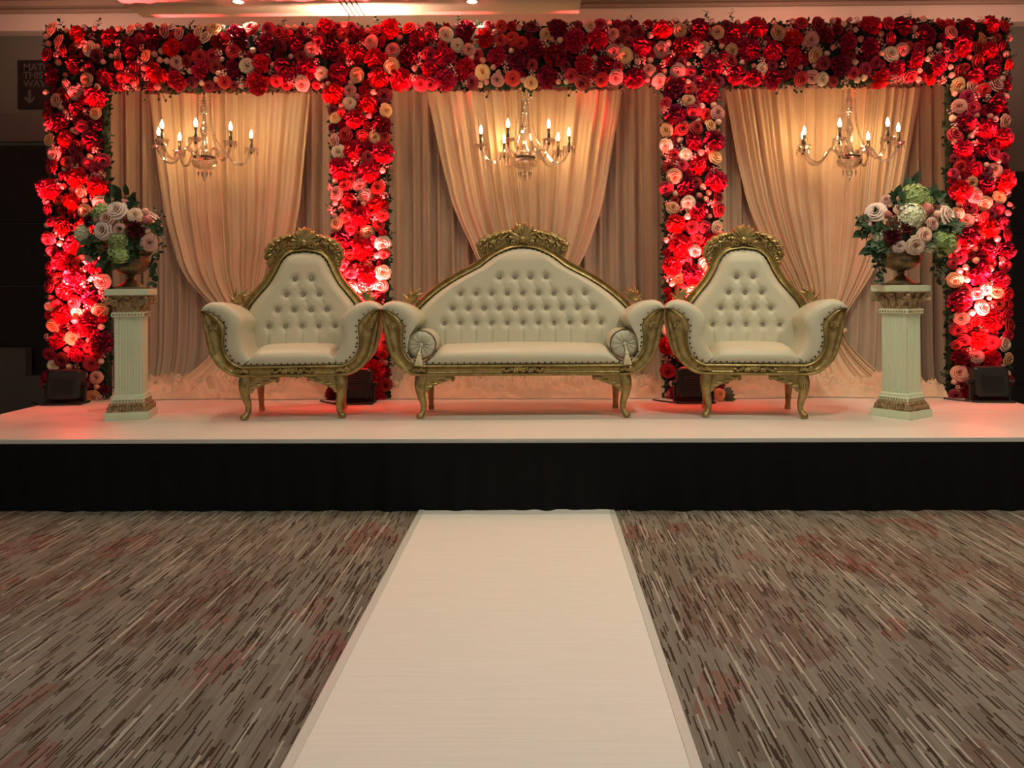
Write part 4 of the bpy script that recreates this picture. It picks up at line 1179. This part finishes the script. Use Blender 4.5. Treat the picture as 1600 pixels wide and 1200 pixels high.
def arrangement(x, y, label, flowers, leafspots, trails, seed):
    rng = random.Random(seed)
    t = thing('flower_arrangement', label, 'flower arrangement', (x, y, PZ + .200), 0, 'urn flower arrangements')
    mb = MB(); mb.ball((0, 0, .10), (.15, .14, .12), 14, 9); mb.build('foam_core', M['mat'], t)
    for kind, dx, dz, r in flowers:
        rho = min(.95, math.hypot(dx / .31, (dz - .17) / .27)); yy = -.20 * math.sqrt(1 - rho * rho) - .03
        d = Vector((dx * 2.2, -.55 - (1 - rho) * .6, (dz - .15) * 2.0))
        link(NAMES[kind], FL[kind][0], t, (dx, yy, dz), rot_to(d, rng.uniform(0, 6)), r)
        mb = MB(); mb.tube([(0, 0, .02), (dx * .5, yy * .5, dz * .5 + .02), (dx * .97, yy * .92, dz * .97)], .004, 4, False); mb.build('stem', M['stem'], t)
    # the far side
    for k in range(12):
        a = rng.uniform(.1, PI - .1); el = rng.uniform(.1, 1.2)
        d = Vector((math.cos(a) * math.cos(el), math.sin(a) * math.cos(el), math.sin(el)))
        link(NAMES[kd := rng.choice(['rose_blush', 'rose_coral', 'hydr_green', 'bud_pink', 'rose_dark'])], FL[kd][0], t, (d.x * .22, d.y * .2, .12 + d.z * .2), rot_to(d, rng.uniform(0, 6)), rng.uniform(.045, .07))
    for (dx, dz, s, n) in leafspots:
        for k in range(n):
            ox, oz = dx + rng.gauss(0, s * .5), dz + rng.gauss(0, s * .45)
            rho = min(.97, math.hypot(ox / .33, (oz - .17) / .30)); yy = -.19 * math.sqrt(1 - rho * rho) - .01
            d = Vector((ox * 2 + rng.uniform(-.5, .5), -.5 + rng.uniform(-.3, .3), (oz - .15) * 2 + rng.uniform(-.7, .5)))
            mb = MB(); leaf_into(mb, (0, 0, 0), d, (rng.uniform(-.4, .4), -1, .5), rng.uniform(.062, .098), rng.uniform(.020, .031), .25)
            o = mb.build('leaf', M['leaf' if rng.random() < .65 else 'leaf2'], t, True, 75); o.location = (ox, yy, oz)
    for k in range(16):
        a = rng.uniform(0, 2 * PI); el = rng.uniform(-.1, 1.1)
        d = Vector((math.cos(a) * math.cos(el), math.sin(a) * math.cos(el), math.sin(el)))
        link('leaf_sprig', rng.choice(FL['sprig']), t, (d.x * .22, d.y * .19, .13 + d.z * .2), rot_to(d, rng.uniform(0, 6)), rng.uniform(.045, .07))
    for k in range(9):
        a = rng.uniform(PI, 2 * PI); el = rng.uniform(-.1, 1.0)
        d = Vector((math.cos(a) * math.cos(el), math.sin(a) * math.cos(el), math.sin(el)))
        link('blossom_cluster', bpy.data.meshes['white_filler'], t, (d.x * .24, d.y * .22, .13 + d.z * .2), rot_to(d), .032)
    for (x0, z0, x1, z1) in trails:
        mb = MB(); p = [Vector((lerp(x0, x1, q / 6) + .012 * math.sin(q * 1.7), -.08 + .01 * math.cos(q), lerp(z0, z1, q / 6))) for q in range(7)]
        mb.tube(p, .0035, 4, False)
        for q in range(20):
            b = p[min(6, q * 7 // 20)] + Vector((rng.uniform(-.012, .012), 0, rng.uniform(-.014, .014)))
            leaf_into(mb, b, (rng.uniform(-1, 1), -.4, rng.uniform(-1, .15)), (0, -1, .5), rng.uniform(.035, .058), rng.uniform(.012, .019), .2)
        mb.build('ivy_trail', M['leaf'], t, True, 75)
wf = petal_mat('white_filler_petals', (0.60, 0.55, 0.42), (0.82, 0.78, 0.68))
blossom_cluster('white_filler', wf, 90, 8)
arrangement(*PL, 'round arrangement of blush roses, dark dahlias and greenery in the left urn',
    [('rose_blush', .007, .325, .062), ('rose_coral', -.050, .268, .050), ('rose_blush', -.066, .192, .060), ('rose_coral', .040, .195, .038), ('hydr_green', -.110, .318, .062),
     ('hydr_white', -.245, .175, .062), ('rose_dark', -.186, .265, .050), ('bud_pink', -.130, .262, .030), ('bud_pink', .035, .382, .028), ('rose_cream', .126, .295, .045),
     ('bud_pink', .196, .262, .036), ('rose_dark', .140, .195, .062), ('rose_coral', .210, .110, .050), ('hydr_green', .030, .115, .065), ('hydr_green', .030, .040, .070), ('rose_blush', -.225, .02, .040), ('bud_blush', .175, .32, .030), ('bud_blush', .205, .19, .026)],
    [(-.13, .08, .07, 26), (-.05, .02, .06, 16), (.11, .10, .05, 12), (-.02, .40, .05, 8), (.09, .36, .05, 8), (-.20, .10, .05, 10), (.20, .22, .05, 8), (-.10, .23, .06, 8)],
    [(.215, .05, .205, -.15)], 21)
arrangement(*PR, 'round arrangement with lime and white hydrangeas and blush roses in the right urn',
    [('hydr_green', .033, .395, .085), ('hydr_white', -.026, .255, .082), ('bud_pink', .084, .300, .044), ('rose_blush', .224, .255, .064), ('rose_blush', -.224, .285, .060),
     ('rose_coral', -.150, .365, .036), ('rose_coral', .106, .200, .040), ('rose_coral', .048, .125, .048), ('rose_dark', -.143, .120, .055), ('rose_cream', -.004, .060, .058),
     ('hydr_white', -.225, .118, .040), ('hydr_green', .230, .075, .085), ('rose_blush', .305, .26, .040), ('rose_dark', -.06, .17, .04), ('bud_pink', -.165, .265, .030), ('bud_blush', .20, .34, .028), ('hydr_green', .10, .355, .05), ('rose_coral', -.10, .30, .032), ('bud_blush', .15, .265, .030), ('hydr_green', .175, .10, .06), ('rose_blush', -.10, .055, .038), ('hydr_white', .10, .05, .04), ('bud_blush', -.27, .20, .03)],
    [(-.08, .345, .05, 20), (-.22, .19, .06, 22), (-.21, .05, .06, 22), (.13, .10, .06, 20), (.20, .17, .05, 14), (.16, .36, .05, 10), (-.29, .23, .04, 6), (.03, .46, .04, 5), (.28, .17, .04, 8)],
    [(-.20, .03, -.175, -.16), (.195, .02, .215, -.17)], 22)
